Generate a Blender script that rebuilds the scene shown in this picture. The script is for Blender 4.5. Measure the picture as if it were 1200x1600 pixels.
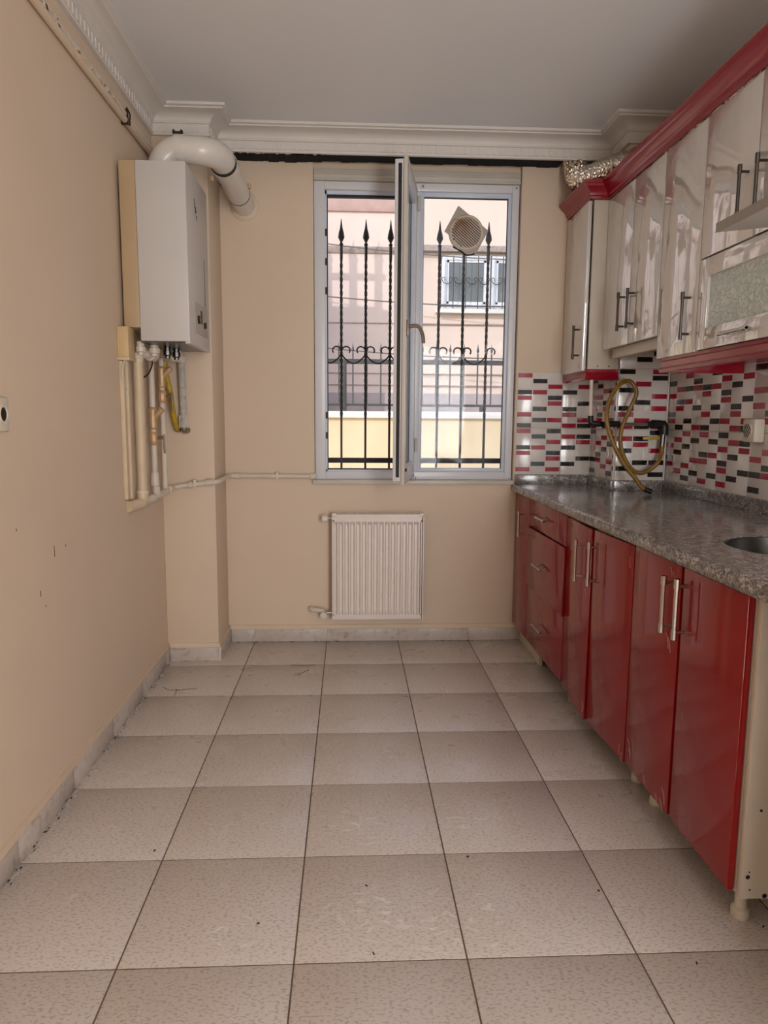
import bpy, bmesh, math, random
from mathutils import Vector, Matrix

# ------------------------------------------------------------------ clear
for o in list(bpy.data.objects):
    bpy.data.objects.remove(o, do_unlink=True)
scene = bpy.context.scene
COL = scene.collection
random.seed(7)

# ------------------------------------------------------------------ camera
cam_d = bpy.data.cameras.new('camera')
cam = bpy.data.objects.new('camera', cam_d)
COL.objects.link(cam)
cam_d.sensor_fit = 'HORIZONTAL'
cam_d.sensor_width = 36.0
cam_d.lens = 36.0 * 1105.78 / 1200.0
cam_d.clip_start = 0.02
_r = Vector((0.998809, -0.048287, 0.007053))
_u = Vector((-0.000708, 0.130176, 0.991491))
_f = Vector((0.048794, 0.990314, -0.129986))
cm = Matrix((( _r.x, _u.x, -_f.x, 0.0), (_r.y, _u.y, -_f.y, 0.0), (_r.z, _u.z, -_f.z, 1.23815), (0, 0, 0, 1)))
cam.matrix_world = cm
scene.camera = cam

# ------------------------------------------------------------------ view, world, light
vs = scene.view_settings
vs.view_transform = 'Standard'
vs.look = 'None'
vs.exposure = 0.3
vs.gamma = 1.0
vs.use_curve_mapping = False

world = bpy.data.worlds.new('sky')
scene.world = world
world.use_nodes = True
wn = world.node_tree
wn.nodes.clear()
wo = wn.nodes.new('ShaderNodeOutputWorld')
wb = wn.nodes.new('ShaderNodeBackground')
ws = wn.nodes.new('ShaderNodeTexSky')
ws.sky_type = 'NISHITA'
ws.sun_disc = False
ws.sun_elevation = math.radians(28)
ws.sun_rotation = math.radians(228)
wm = wn.nodes.new('ShaderNodeMix')
wm.data_type = 'RGBA'
wm.inputs[0].default_value = 0.55
wm.inputs[7].default_value = (2.6, 2.6, 2.7, 1.0)          # thin bright haze over the blue
wn.links.new(ws.outputs[0], wm.inputs[6])
wn.links.new(wm.outputs[2], wb.inputs[0])
wb.inputs[1].default_value = 0.33
wn.links.new(wb.outputs[0], wo.inputs[0])

SUN_DIR = Vector((1.1, 1.0, -0.6)).normalized()       # the way the sunlight travels


def aim(o, d, up='Y'):
    o.rotation_euler = Vector(d).to_track_quat('-Z', up).to_euler()


sd = bpy.data.lights.new('sun_offscreen', 'SUN')
sd.energy = 1.75
sd.angle = math.radians(0.6)
sd.color = (1.0, 0.94, 0.88)
sun = bpy.data.objects.new('sun_offscreen', sd)
COL.objects.link(sun)
aim(sun, SUN_DIR)
sun.location = (-8, -8, 8)


def area(name, loc, d, sx, sy, power, color, spread=180.0, up='Y'):
    l = bpy.data.lights.new(name, 'AREA')
    l.shape = 'RECTANGLE'
    l.size, l.size_y = sx, sy
    l.energy = power
    l.color = color
    l.spread = math.radians(spread)
    o = bpy.data.objects.new(name, l)
    COL.objects.link(o)
    o.location = loc
    aim(o, d, up)
    return o


# added fill light, set in an invented doorway unseen behind the camera
area('rear_fill_offscreen', (1.11, -1.62, 1.1), (-0.2, 1, 0.0), 0.80, 2.1, 74.0, (0.95, 0.96, 0.97), up='Z')


# ------------------------------------------------------------------ materials
def S(r, g, b):
    def f(c):
        c /= 255.0
        return c / 12.92 if c <= 0.04045 else ((c + 0.055) / 1.055) ** 2.4
    return (f(r), f(g), f(b), 1.0)


def mul(c, k):
    return (c[0] * k, c[1] * k, c[2] * k, 1.0)


class Nodes:
    def __init__(s, name):
        s.m = bpy.data.materials.new(name)
        s.m.use_nodes = True
        s.t = s.m.node_tree
        s.b = s.t.nodes['Principled BSDF']
        s.out = s.t.nodes['Material Output']

    def n(s, kind, **kw):
        nd = s.t.nodes.new('ShaderNode' + kind)
        for k, v in kw.items():
            setattr(nd, k, v)
        return nd

    def l(s, a, b):
        s.t.links.new(a, b)

    def pos(s):
        return s.n('NewGeometry').outputs['Position']

    def noise(s, scale, detail=3.0, vec=None, rough=0.5, dist=0.0):
        nd = s.n('TexNoise')
        nd.inputs['Scale'].default_value = scale
        nd.inputs['Detail'].default_value = detail
        nd.inputs['Roughness'].default_value = rough
        nd.inputs['Distortion'].default_value = dist
        s.l(vec if vec is not None else s.pos(), nd.inputs['Vector'])
        return nd.outputs['Fac']

    def ramp(s, fac, stops, interp='LINEAR'):
        r = s.n('ValToRGB')
        r.color_ramp.interpolation = interp
        els = r.color_ramp.elements
        while len(els) < len(stops):
            els.new(0.5)
        for e, (p, c) in zip(els, stops):
            e.position = p
            e.color = c
        s.l(fac, r.inputs[0])
        return r.outputs[0]

    def mix(s, fac, a, b):
        m = s.n('Mix', data_type='RGBA')
        for src, i in ((fac, 0), (a, 6), (b, 7)):
            if hasattr(src, 'links'):
                s.l(src, m.inputs[i])
            else:
                m.inputs[i].default_value = src
        return m.outputs[2]

    def math(s, op, a, b=None, clamp=False):
        m = s.n('Math', operation=op)
        m.use_clamp = clamp
        for i, v in enumerate((a, b)):
            if v is None:
                continue
            if hasattr(v, 'links'):
                s.l(v, m.inputs[i])
            else:
                m.inputs[i].default_value = v
        return m.outputs[0]

    def bump(s, h, strength=0.2, dist=0.002):
        b = s.n('Bump')
        b.inputs['Strength'].default_value = strength
        b.inputs['Distance'].default_value = dist
        s.l(h, b.inputs['Height'])
        s.l(b.outputs[0], s.b.inputs['Normal'])

    def set(s, **kw):
        for k, v in kw.items():
            i = s.b.inputs[k.replace('_', ' ')]
            if hasattr(v, 'links'):
                s.l(v, i)
            else:
                i.default_value = v


def mat(name, col, rough=0.5, metal=0.0, var=0.12, scale=8.0, bump=0.0, bscale=60.0, coat=0.0, spec=0.5):
    k = Nodes(name)
    if var > 0:
        f = k.noise(scale, 4.0)
        k.set(Base_Color=k.ramp(f, [(0.3, mul(col, 1 - var)), (0.7, col)]))
    else:
        k.set(Base_Color=col)
    k.set(Roughness=rough, Metallic=metal, Coat_Weight=coat, Specular_IOR_Level=spec)
    if coat:
        k.set(Coat_Roughness=0.04)
    if bump > 0:
        k.bump(k.noise(bscale, 3.0), bump)
    return k.m


MT = {}
MT['wall'] = mat('wall_paint', S(225, 204, 181), 0.55, var=0.05, scale=1.7, bump=0.12, bscale=25)
MT['ceiling'] = mat('ceiling_paint', S(232, 232, 233), 0.6, var=0.04, scale=1.2)
MT['crown'] = mat('plaster_white', S(224, 217, 210), 0.55, var=0.06, scale=6)
MT['base_paint'] = mat('cream_paint', S(226, 205, 180), 0.5, var=0.06)
MT['grout'] = mat('grout', S(120, 102, 90), 0.9, var=0.25, scale=14)
MT['pvc'] = mat('white_pvc', S(226, 226, 230), 0.3, var=0.03)
MT['pvc_old'] = mat('aged_pvc', S(214, 206, 194), 0.4, var=0.10, scale=6)
MT['bead'] = mat('glazing_bead', S(214, 222, 236), 0.3, var=0.03)
MT['rubber'] = mat('black_rubber', S(28, 28, 30), 0.6, var=0.0)
MT['iron'] = mat('dark_iron', S(58, 54, 52), 0.5, metal=0.5, var=0.3, scale=40, bump=0.2, bscale=90)
MT['iron_grey'] = mat('grey_painted_iron', S(78, 77, 78), 0.5, metal=0.3, var=0.2, scale=30)
MT['chrome'] = mat('brushed_nickel', S(190, 184, 176), 0.28, metal=1.0, var=0.05, scale=50)
MT['gunmetal'] = mat('gunmetal', S(92, 88, 86), 0.32, metal=1.0, var=0.05, scale=50)
MT['steel'] = mat('sink_steel', S(110, 108, 106), 0.3, metal=1.0, var=0.1, scale=20)
MT['carcass'] = mat('white_melamine', S(214, 204, 188), 0.45, var=0.05, scale=5)
MT['particle'] = mat('raw_board', S(150, 110, 66), 0.8, var=0.2, scale=60)
MT['black'] = mat('black_plastic', S(22, 21, 21), 0.45, var=0.0)
MT['hole'] = mat('dark_hole', S(30, 18, 12), 0.9, var=0.0)
MT['foam'] = mat('black_foam', S(14, 13, 12), 0.95, var=0.3, scale=60, bump=0.8, bscale=120)
MT['white_enamel'] = mat('radiator_enamel', S(236, 224, 216), 0.32, var=0.03)
MT['boiler'] = mat('boiler_steel_paint', S(206, 201, 197), 0.38, var=0.04, scale=3)
MT['boiler_yellow'] = mat('yellowed_paint', S(192, 166, 130), 0.5, var=0.12, scale=4)
MT['beige_box'] = mat('beige_plastic', S(212, 184, 138), 0.5, var=0.06)
MT['pipe_white'] = mat('white_pipe_paint', S(226, 214, 198), 0.42, var=0.10, scale=12)
MT['pipe_cream'] = mat('cream_pipe_paint', S(222, 200, 168), 0.45, var=0.10, scale=12)
MT['brass'] = mat('painted_brass', S(206, 170, 128), 0.45, metal=0.2, var=0.15, scale=30)
MT['yellow_hose'] = mat('yellow_hose', S(196, 164, 40), 0.4, var=0.25, scale=30, bump=0.3, bscale=160)
MT['grey_hose'] = mat('grey_white_hose', S(206, 200, 192), 0.5, var=0.25, scale=40, bump=0.4, bscale=140)
MT['flue'] = mat('flue_enamel', S(224, 218, 210), 0.25, var=0.04, scale=4)
MT['lever'] = mat('zinc_lever', S(150, 136, 120), 0.4, metal=0.6, var=0.1)
MT['cornice_red'] = mat('red_cornice', S(152, 12, 38), 0.20, var=0.06, scale=10, coat=0.15)
MT['tile_white'] = mat('white_wall_tile', S(228, 222, 216), 0.12, var=0.04, scale=9)
MT['chip_red'] = mat('red_chip', S(172, 22, 56), 0.14, var=0.18, scale=25)
MT['chip_black'] = mat('black_chip', S(34, 30, 30), 0.14, var=0.3, scale=25)
MT['hose_brown'] = mat('amber_gas_hose', S(156, 116, 40), 0.35, var=0.45, scale=16)
MT['card'] = mat('grey_cardboard', S(196, 184, 174), 0.8, var=0.08, scale=20)
MT['facade'] = mat('pink_facade', S(226, 206, 197), 0.9, var=0.08, scale=3.5, bump=0.3, bscale=30)
MT['facade_band'] = mat('pink_band', S(200, 168, 160), 0.9, var=0.14, scale=8)
MT['facade_right'] = mat('peach_facade', S(230, 208, 192), 0.9, var=0.06, scale=2.5)
MT['facade_stone'] = mat('speckled_stone', S(176, 160, 151), 0.9, var=0.35, scale=22)
MT['plinth'] = mat('grey_plinth', S(180, 166, 165), 0.9, var=0.15, scale=6)
MT['yellow_wall'] = mat('yellow_garden_wall', S(230, 209, 174), 0.9, var=0.08, scale=4)
MT['coping'] = mat('coping_stone', S(232, 227, 220), 0.7, var=0.08, scale=10)
MT['asphalt'] = mat('alley_paving', S(186, 178, 168), 0.9, var=0.2, scale=5)
MT['far_glass'] = mat('far_window_glass', S(120, 122, 120), 0.08, var=0.25, scale=2)
MT['cable'] = mat('grey_cable', S(120, 112, 106), 0.6, var=0.1)
MT['cable_white'] = mat('white_cable', S(216, 206, 194), 0.5, var=0.1)
MT['scratch'] = mat('bare_scratch', S(214, 178, 164), 0.7, var=0.2, scale=60)
MT['ink'] = mat('dark_print', S(70, 66, 66), 0.6, var=0.0)
MT['dirt'] = mat('dark_grime', S(58, 44, 36), 0.95, var=0.3, scale=50)
MT['plaster_chip'] = mat('loose_plaster', S(206, 196, 186), 0.9, var=0.2, scale=50)


def make_floor():
    k = Nodes('floor_tile_glaze')
    p = k.pos()
    mp = k.n('Mapping')
    mp.inputs['Scale'].default_value = (1.0, 2.0, 1.0)
    k.l(p, mp.inputs[0])
    sp = k.noise(95.0, 2.0, vec=mp.outputs[0])
    cl = k.noise(3.0, 3.0)
    base = k.ramp(cl, [(0.3, S(212, 201, 194)), (0.7, S(218, 208, 201))])
    spk = k.ramp(sp, [(0.53, (0, 0, 0, 1)), (0.62, (1, 1, 1, 1))])
    c = k.mix(spk, base, S(189, 177, 167))
    # pale scuff marks, scraped in curls at two places
    sc = k.n('TexWave', wave_type='RINGS')
    sc.inputs['Scale'].default_value = 9.0
    sc.inputs['Distortion'].default_value = 14.0
    sc.inputs['Detail'].default_value = 2.0
    sc.inputs['Detail Scale'].default_value = 1.2
    k.l(p, sc.inputs['Vector'])
    line = k.ramp(sc.outputs['Fac'], [(0.84, (0, 0, 0, 1)), (0.94, (1, 1, 1, 1))])
    mask = None
    for cx, cy, r in ((0.02, 2.03, 0.17), (0.36, 2.08, 0.16), (0.06, 1.66, 0.2), (0.28, 1.62, 0.22), (-0.28, 1.58, 0.1)):
        d = k.n('VectorMath', operation='DISTANCE')
        k.l(p, d.inputs[0])
        d.inputs[1].default_value = (cx, cy, 0)
        g = k.math('SUBTRACT', 1.0, k.math('DIVIDE', d.outputs['Value'], r), clamp=True)
        mask = g if mask is None else k.math('MAXIMUM', mask, g)
    brk = k.ramp(k.noise(26.0, 3.0), [(0.45, (0, 0, 0, 1)), (0.6, (1, 1, 1, 1))])
    fac = k.math('MULTIPLY', k.math('MULTIPLY', line, mask), brk)
    fac = k.math('MULTIPLY', fac, 1.05, clamp=True)
    c = k.mix(fac, c, S(236, 230, 224))
    k.set(Base_Color=c)
    rg = k.ramp(k.noise(7.0, 5.0), [(0.3, (0.26, 0.26, 0.26, 1)), (0.7, (0.32, 0.32, 0.32, 1))])
    k.set(Roughness=rg, Specular_IOR_Level=0.5)
    k.bump(k.noise(240.0, 2.0), 0.05, 0.001)
    return k.m


MT['floor_tile'] = make_floor()


def make_base_tile():
    k = Nodes('skirting_tile')
    f = k.noise(18.0, 6.0, dist=1.5)
    c = k.ramp(f, [(0.28, S(168, 154, 144)), (0.45, S(198, 186, 177)), (0.8, S(206, 195, 186))])
    k.set(Base_Color=c, Roughness=0.35)
    return k.m


MT['base_tile'] = make_base_tile()


def make_granite():
    k = Nodes('grey_granite')
    v = k.n('TexVoronoi')
    v.inputs['Scale'].default_value = 210.0
    k.l(k.pos(), v.inputs['Vector'])
    c1 = k.ramp(v.outputs['Color'], [(0.10, S(60, 57, 56)), (0.35, S(136, 129, 125)), (0.7, S(184, 177, 172)), (0.95, S(216, 211, 206))])
    big = k.noise(36.0, 4.0)
    c = k.mix(k.ramp(big, [(0.40, (0, 0, 0, 1)), (0.62, (0.75, 0.75, 0.75, 1))]), c1, S(96, 91, 88))
    k.set(Base_Color=c, Roughness=0.13, Specular_IOR_Level=0.6)
    return k.m


MT['granite'] = make_granite()


def make_gloss(name, col, rough, wscale, wstr, var=0.05, bend=(1, 1, 1), dist=0.01):
    k = Nodes(name)
    f = k.noise(4.0, 3.0)
    k.set(Base_Color=k.ramp(f, [(0.3, mul(col, 1 - var)), (0.7, col)]), Roughness=rough, Specular_IOR_Level=0.6)
    mp = k.n('Mapping')
    mp.inputs['Scale'].default_value = bend
    k.l(k.pos(), mp.inputs[0])
    k.bump(k.noise(wscale, 1.5, vec=mp.outputs[0]), wstr, dist)
    return k.m


MT['red'] = make_gloss('red_gloss_foil', S(150, 20, 20), 0.10, 5.0, 0.10)
MT['red_edge'] = mat('red_edge', S(110, 8, 10), 0.3, var=0.1)
MT['white_gloss'] = make_gloss('white_gloss_foil', S(226, 221, 216), 0.05, 7.0, 0.35, bend=(1, 1.6, 0.7))
_pb = MT['white_gloss'].node_tree.nodes['Principled BSDF']
_pb.inputs['Coat Weight'].default_value = 1.0
_pb.inputs['Coat IOR'].default_value = 1.9
_pb.inputs['Coat Roughness'].default_value = 0.04
MT['white_gloss'].node_tree.links.new(_pb.inputs['Normal'].links[0].from_socket, _pb.inputs['Coat Normal'])


def make_glass(name, tint, haze):
    k = Nodes(name)
    k.t.nodes.remove(k.b)
    tr = k.n('BsdfTransparent')
    tr.inputs[0].default_value = tint
    gl = k.n('BsdfGlossy')
    gl.inputs['Roughness'].default_value = 0.02
    fr = k.n('Fresnel')
    fr.inputs[0].default_value = 1.2
    m1 = k.n('MixShader')
    k.l(fr.outputs[0], m1.inputs[0])
    k.l(tr.outputs[0], m1.inputs[1])
    k.l(gl.outputs[0], m1.inputs[2])
    df = k.n('BsdfTranslucent')
    df.inputs[0].default_value = (0.85, 0.9, 1.0, 1)
    m2 = k.n('MixShader')
    st = k.n('Mapping')
    st.inputs['Scale'].default_value = (1.0, 1.0, 0.35)
    k.l(k.pos(), st.inputs[0])
    h = k.ramp(k.noise(5.0, 4.0, vec=st.outputs[0]), [(0.42, (0.0, 0.0, 0.0, 1)), (0.7, (haze, haze, haze, 1))])
    k.l(h, m2.inputs[0])
    k.l(m1.outputs[0], m2.inputs[1])
    k.l(df.outputs[0], m2.inputs[2])
    k.l(m2.outputs[0], k.out.inputs[0])
    return k.m


MT['glass'] = make_glass('clear_glass', (0.97, 0.98, 0.98, 1), 0.01)
MT['glass_dirty'] = make_glass('streaky_glass', (0.95, 0.97, 1.0, 1), 0.05)


def make_frost():
    k = Nodes('frosted_flower_glass')
    v = k.n('TexVoronoi', feature='DISTANCE_TO_EDGE')
    v.inputs['Scale'].default_value = 46.0
    mp = k.n('Mapping')
    wob = k.n('TexNoise')
    wob.inputs['Scale'].default_value = 30.0
    k.l(k.pos(), wob.inputs['Vector'])
    ws_ = k.n('VectorMath', operation='MULTIPLY_ADD')
    k.l(wob.outputs['Color'], ws_.inputs[0])
    ws_.inputs[1].default_value = (0.05, 0.05, 0.05)
    k.l(k.pos(), ws_.inputs[2])
    k.l(ws_.outputs[0], mp.inputs[0])
    mp.inputs['Scale'].default_value = (1, 1.0, 1.0)
    k.l(mp.outputs[0], v.inputs['Vector'])
    w = k.n('TexWave')
    w.inputs['Scale'].default_value = 14.0
    w.inputs['Distortion'].default_value = 22.0
    w.inputs['Detail'].default_value = 3.0
    k.l(mp.outputs[0], w.inputs['Vector'])
    h = k.math('MULTIPLY', k.ramp(v.outputs[0], [(0.0, (0, 0, 0, 1)), (0.12, (1, 1, 1, 1))]), k.ramp(w.outputs['Fac'], [(0.3, (0.5, 0.5, 0.5, 1)), (0.6, (1, 1, 1, 1))]))
    k.set(Base_Color=k.mix(h, S(184, 198, 191), S(224, 232, 227)), Roughness=0.28)
    k.bump(h, 0.6, 0.003)
    return k.m


MT['frost'] = make_frost()


def make_foil():
    k = Nodes('crinkled_aluminium_foil')
    k.set(Base_Color=S(232, 224, 212), Metallic=1.0, Roughness=0.2)
    v = k.n('TexVoronoi')
    v.inputs['Scale'].default_value = 75.0
    k.l(k.pos(), v.inputs['Vector'])
    k.bump(v.outputs['Distance'], 0.6, 0.008)
    return k.m


MT['foil'] = make_foil()


def make_vent():
    k = Nodes('stained_vent_plastic')
    p = k.pos()
    d = k.n('VectorMath', operation='DISTANCE')
    k.l(p, d.inputs[0])
    d.inputs[1].default_value = (0.585, 3.9, 2.275)
    g = k.math('SUBTRACT', 1.0, k.math('DIVIDE', d.outputs['Value'], 0.085), clamp=True)
    f = k.math('MULTIPLY', g, k.ramp(k.noise(30.0, 4.0), [(0.35, (0, 0, 0, 1)), (0.6, (1, 1, 1, 1))]))
    k.set(Base_Color=k.mix(f, S(222, 208, 194), S(176, 120, 60)), Roughness=0.5)
    return k.m


MT['vent'] = make_vent()

# ------------------------------------------------------------------ mesh builder
WORLD = {}


class MB:
    def __init__(s):
        s.v, s.f = [], []

    def add(s, vs_, fs):
        o = len(s.v)
        s.v += [tuple(p) for p in vs_]
        s.f += [tuple(i + o for i in f) for f in fs]
        return s

    def box(s, x0, x1, y0, y1, z0, z1):
        c = [(x, y, z) for z in (z0, z1) for y in (y0, y1) for x in (x0, x1)]
        return s.add(c, [(0, 2, 3, 1), (4, 5, 7, 6), (0, 1, 5, 4), (2, 6, 7, 3), (0, 4, 6, 2), (1, 3, 7, 5)])

    def obox(s, o, a, b, c):
        """box from corner o along edge vectors a, b, c"""
        o, a, b, c = map(Vector, (o, a, b, c))
        p = [o + a * i + b * j + c * k for k in (0, 1) for j in (0, 1) for i in (0, 1)]
        f = [(0, 2, 3, 1), (4, 5, 7, 6), (0, 1, 5, 4), (2, 6, 7, 3), (0, 4, 6, 2), (1, 3, 7, 5)]
        if a.cross(b).dot(c) < 0:
            f = [q[::-1] for q in f]
        return s.add(p, f)

    def tube(s, pts, r, n=10, caps=True):
        pts = [Vector(p) for p in pts]
        q = [pts[0]]
        for p in pts[1:]:
            if (p - q[-1]).length > 1e-6:
                q.append(p)
        pts = q
        rs = r if isinstance(r, (list, tuple)) else [r] * len(pts)
        t = [(pts[min(i + 1, len(pts) - 1)] - pts[max(i - 1, 0)]).normalized() for i in range(len(pts))]
        ref = Vector((0, 0, 1)) if abs(t[0].z) < 0.9 else Vector((1, 0, 0))
        a = t[0].cross(ref).normalized()
        vs_ = []
        for i, p in enumerate(pts):
            a = (a - t[i] * a.dot(t[i])).normalized()
            b = t[i].cross(a)
            for k in range(n):
                w = 2 * math.pi * k / n
                vs_.append(p + (a * math.cos(w) + b * math.sin(w)) * rs[i])
        fs = []
        for i in range(len(pts) - 1):
            for k in range(n):
                k2 = (k + 1) % n
                fs.append((i * n + k, i * n + k2, (i + 1) * n + k2, (i + 1) * n + k))
        if caps:
            fs.append(tuple(range(n))[::-1])
            fs.append(tuple((len(pts) - 1) * n + k for k in range(n)))
        return s.add(vs_, fs)

    def lathe(s, o, axis, prof, n=20):
        """prof: list of (radius, distance along axis); closed at both ends"""
        o, ax = Vector(o), Vector(axis).normalized()
        a = ax.cross(Vector((0, 0, 1)) if abs(ax.z) < 0.9 else Vector((1, 0, 0))).normalized()
        b = ax.cross(a)
        vs_ = [o + ax * h + (a * math.cos(2 * math.pi * k / n) + b * math.sin(2 * math.pi * k / n)) * r for r, h in prof for k in range(n)]
        fs = []
        for i in range(len(prof) - 1):
            for k in range(n):
                k2 = (k + 1) % n
                fs.append((i * n + k, i * n + k2, (i + 1) * n + k2, (i + 1) * n + k))
        fs.append(tuple(range(n))[::-1])
        fs.append(tuple((len(prof) - 1) * n + k for k in range(n)))
        return s.add(vs_, fs)

    def sweep(s, path, prof):
        """closed profile (offset to the right of the path, z) along a plan path with mitred corners"""
        P = [Vector((p[0], p[1])) for p in path]
        m = len(prof)
        vs_ = []
        for i, p in enumerate(P):
            ns = []
            if i > 0:
                d = (P[i] - P[i - 1]).normalized(); ns.append(Vector((d.y, -d.x)))
            if i < len(P) - 1:
                d = (P[i + 1] - P[i]).normalized(); ns.append(Vector((d.y, -d.x)))
            if len(ns) == 2:
                n = (ns[0] + ns[1]); n = n / (1 + ns[0].dot(ns[1]))
            else:
                n = ns[0]
            for d, z in prof:
                q = p + n * d
                vs_.append((q.x, q.y, z))
        fs = []
        for i in range(len(P) - 1):
            for k in range(m):
                k2 = (k + 1) % m
                fs.append((i * m + k, i * m + k2, (i + 1) * m + k2, (i + 1) * m + k))
        fs.append(tuple(range(m))[::-1])
        fs.append(tuple((len(P) - 1) * m + k for k in range(m)))
        return s.add(vs_, fs)

    def prism(s, poly, o, u, w, d):
        """extrude the 2-D polygon (in axes u, w from o) along vector d"""
        o, u, w, d = map(Vector, (o, u, w, d))
        n = len(poly)
        a = [o + u * p[0] + w * p[1] for p in poly]
        fs = [tuple(range(n))[::-1], tuple(range(n, 2 * n))] + [(i, (i + 1) % n, n + (i + 1) % n, n + i) for i in range(n)]
        return s.add(a + [p + d for p in a], fs)

    def mesh(s, name, m, org=(0, 0, 0), bevel=0.0, smooth=True):
        me = bpy.data.meshes.new(name)
        org = Vector(org)
        me.from_pydata([Vector(p) - org for p in s.v], [], s.f)
        bm = bmesh.new()
        bm.from_mesh(me)
        bmesh.ops.recalc_face_normals(bm, faces=bm.faces)
        if bevel > 0:
            es = [e for e in bm.edges if len(e.link_faces) == 2 and e.calc_face_angle(0) > 0.5]
            bmesh.ops.bevel(bm, geom=es, offset=bevel, segments=2, profile=0.5, affect='EDGES')
        bm.to_mesh(me)
        bm.free()
        if m:
            me.materials.append(MT[m])
        if smooth:
            me.polygons.foreach_set('use_smooth', [True] * len(me.polygons))
            me.set_sharp_from_angle(angle=math.radians(32))
        me.update()
        return me

    def build(s, name, m, parent=None, bevel=0.0, smooth=True, org=None):
        if parent is not None:
            w = WORLD[parent.name]
        elif org is not None:
            w = Vector(org)
        else:
            lo = [min(p[i] for p in s.v) for i in range(3)]
            hi = [max(p[i] for p in s.v) for i in range(3)]
            w = Vector(((lo[0] + hi[0]) / 2, (lo[1] + hi[1]) / 2, lo[2]))
        o = bpy.data.objects.new(name, s.mesh(name, m, w, bevel, smooth))
        COL.objects.link(o)
        if parent is not None:
            o.parent = parent
        else:
            o.location = w
        WORLD[o.name] = w.copy()
        return o


def inst(name, me, loc, parent, rot=None):
    o = bpy.data.objects.new(name, me)
    COL.objects.link(o)
    o.parent = parent
    o.location = Vector(loc) - WORLD[parent.name]
    if rot is not None:
        o.rotation_euler = rot
    WORLD[o.name] = Vector(loc)
    return o


def tag(o, label=None, cat=None, group=None, kind=None):
    if label:
        o['label'] = label
    if cat:
        o['category'] = cat
    if group:
        o['group'] = group
    if kind:
        o['kind'] = kind
    return o


def thing(name, loc, label, cat, group=None, kind=None):
    o = bpy.data.objects.new(name, None)
    COL.objects.link(o)
    o.empty_display_size = 0.05
    o.location = loc
    WORLD[o.name] = Vector(loc)
    return tag(o, label, cat, group, kind)


def arc(c, a, b, r, t0, t1, n=8):
    c, a, b = Vector(c), Vector(a), Vector(b)
    return [c + (a * math.cos(t0 + (t1 - t0) * i / n) + b * math.sin(t0 + (t1 - t0) * i / n)) * r for i in range(n + 1)]


def rounded(pts, r, n=6):
    """polyline with each inner corner rounded by radius-like distance r"""
    P = [Vector(p) for p in pts]
    out = [P[0]]
    for i in range(1, len(P) - 1):
        a = P[i] + (P[i - 1] - P[i]).normalized() * min(r, (P[i - 1] - P[i]).length * 0.49)
        b = P[i] + (P[i + 1] - P[i]).normalized() * min(r, (P[i + 1] - P[i]).length * 0.49)
        for k in range(n + 1):
            t = k / n
            out.append(a * (1 - t) ** 2 + P[i] * 2 * t * (1 - t) + b * t * t)
    out.append(P[-1])
    return out


def catmull(pts, n=6):
    P = [Vector(p) for p in pts]
    P = [P[0] * 2 - P[1]] + P + [P[-1] * 2 - P[-2]]
    out = []
    for i in range(1, len(P) - 2):
        for k in range(n):
            t = k / n
            out.append(0.5 * ((2 * P[i]) + (P[i + 1] - P[i - 1]) * t + (2 * P[i - 1] - 5 * P[i] + 4 * P[i + 1] - P[i + 2]) * t * t + (3 * P[i] - P[i - 1] - 3 * P[i + 1] + P[i + 2]) * t ** 3))
    out.append(P[-2])
    return out


# ================================================================== the room
XL, XR, YB, YR, CZ = -0.93, 1.60, 3.87, -1.40, 2.66
PX, PY = -0.67, 3.56          # left pillar: right face, front face
KX, KY = 1.335, 3.51          # right column: left face, front face

floor = tag(MB().box(XL - 0.15, XR + 0.15, YR - 0.6, YB + 0.2, -0.10, -0.0015).build('floor', 'grout', org=(0, 0, -0.1)), kind='structure')
T0X, T0Y, TS = -0.5266, 1.4802, 0.4
cache = {}
xs = [T0X + TS * i for i in range(-2, 7)]
ys = [T0Y + TS * i for i in range(-8, 8)]
for i in range(len(xs) - 1):
    for j in range(len(ys) - 1):
        x0, x1 = max(xs[i], XL), min(xs[i + 1], XR)
        y0, y1 = max(ys[j], YR), min(ys[j + 1], YB)
        if x1 - x0 < 0.02 or y1 - y0 < 0.02:
            continue
        if x1 < PX + 0.02 and y0 > PY - 0.02:
            continue
        key = (round(x1 - x0, 3), round(y1 - y0, 3))
        if key not in cache:
            w, d = key
            g = 0.0021
            cache[key] = MB().box(-w / 2 + g, w / 2 - g, -d / 2 + g, d / 2 - g, -0.006, 0.0).mesh('floor_tile', 'floor_tile', bevel=0.0007)
        t = inst('floor_tile', cache[key], ((x0 + x1) / 2, (y0 + y1) / 2, 0), floor)
        if abs((x0 + x1) / 2 + 0.727) < 0.1 and abs((y0 + y1) / 2 - 3.28) < 0.1:
            crack_tile = t
# hairline cracks in the tile by the left wall
for pts in ([(-0.86, 3.19), (-0.83, 3.155), (-0.79, 3.15), (-0.75, 3.16), (-0.70, 3.17)], [(-0.79, 3.15), (-0.785, 3.115), (-0.785, 3.085)], [(-0.80, 3.165), (-0.775, 3.145)]):
    MB().tube([(x, y, 0.0002) for x, y in pts], 0.0013, 5).build('crack', 'dirt', crack_tile)
for t in floor.children:
    c_ = WORLD[t.name]
    if abs(c_.x + 0.327) < 0.1 and abs(c_.y - 3.28) < 0.1:
        for pts in ([(-0.30, 3.472), (-0.22, 3.468), (-0.17, 3.473)], [(-0.27, 3.33), (-0.23, 3.36), (-0.20, 3.40)], [(-0.25, 3.31), (-0.24, 3.345)]):
            MB().tube([(x, y, 0.0002) for x, y in pts], 0.0012, 5).build('crack', 'dirt', t)
tag(MB().box(XL - 0.15, XR + 0.15, YR - 0.2, YB + 0.2, CZ, CZ + 0.12).build('ceiling', 'ceiling', org=(0, 0, CZ)), kind='structure')

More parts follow.
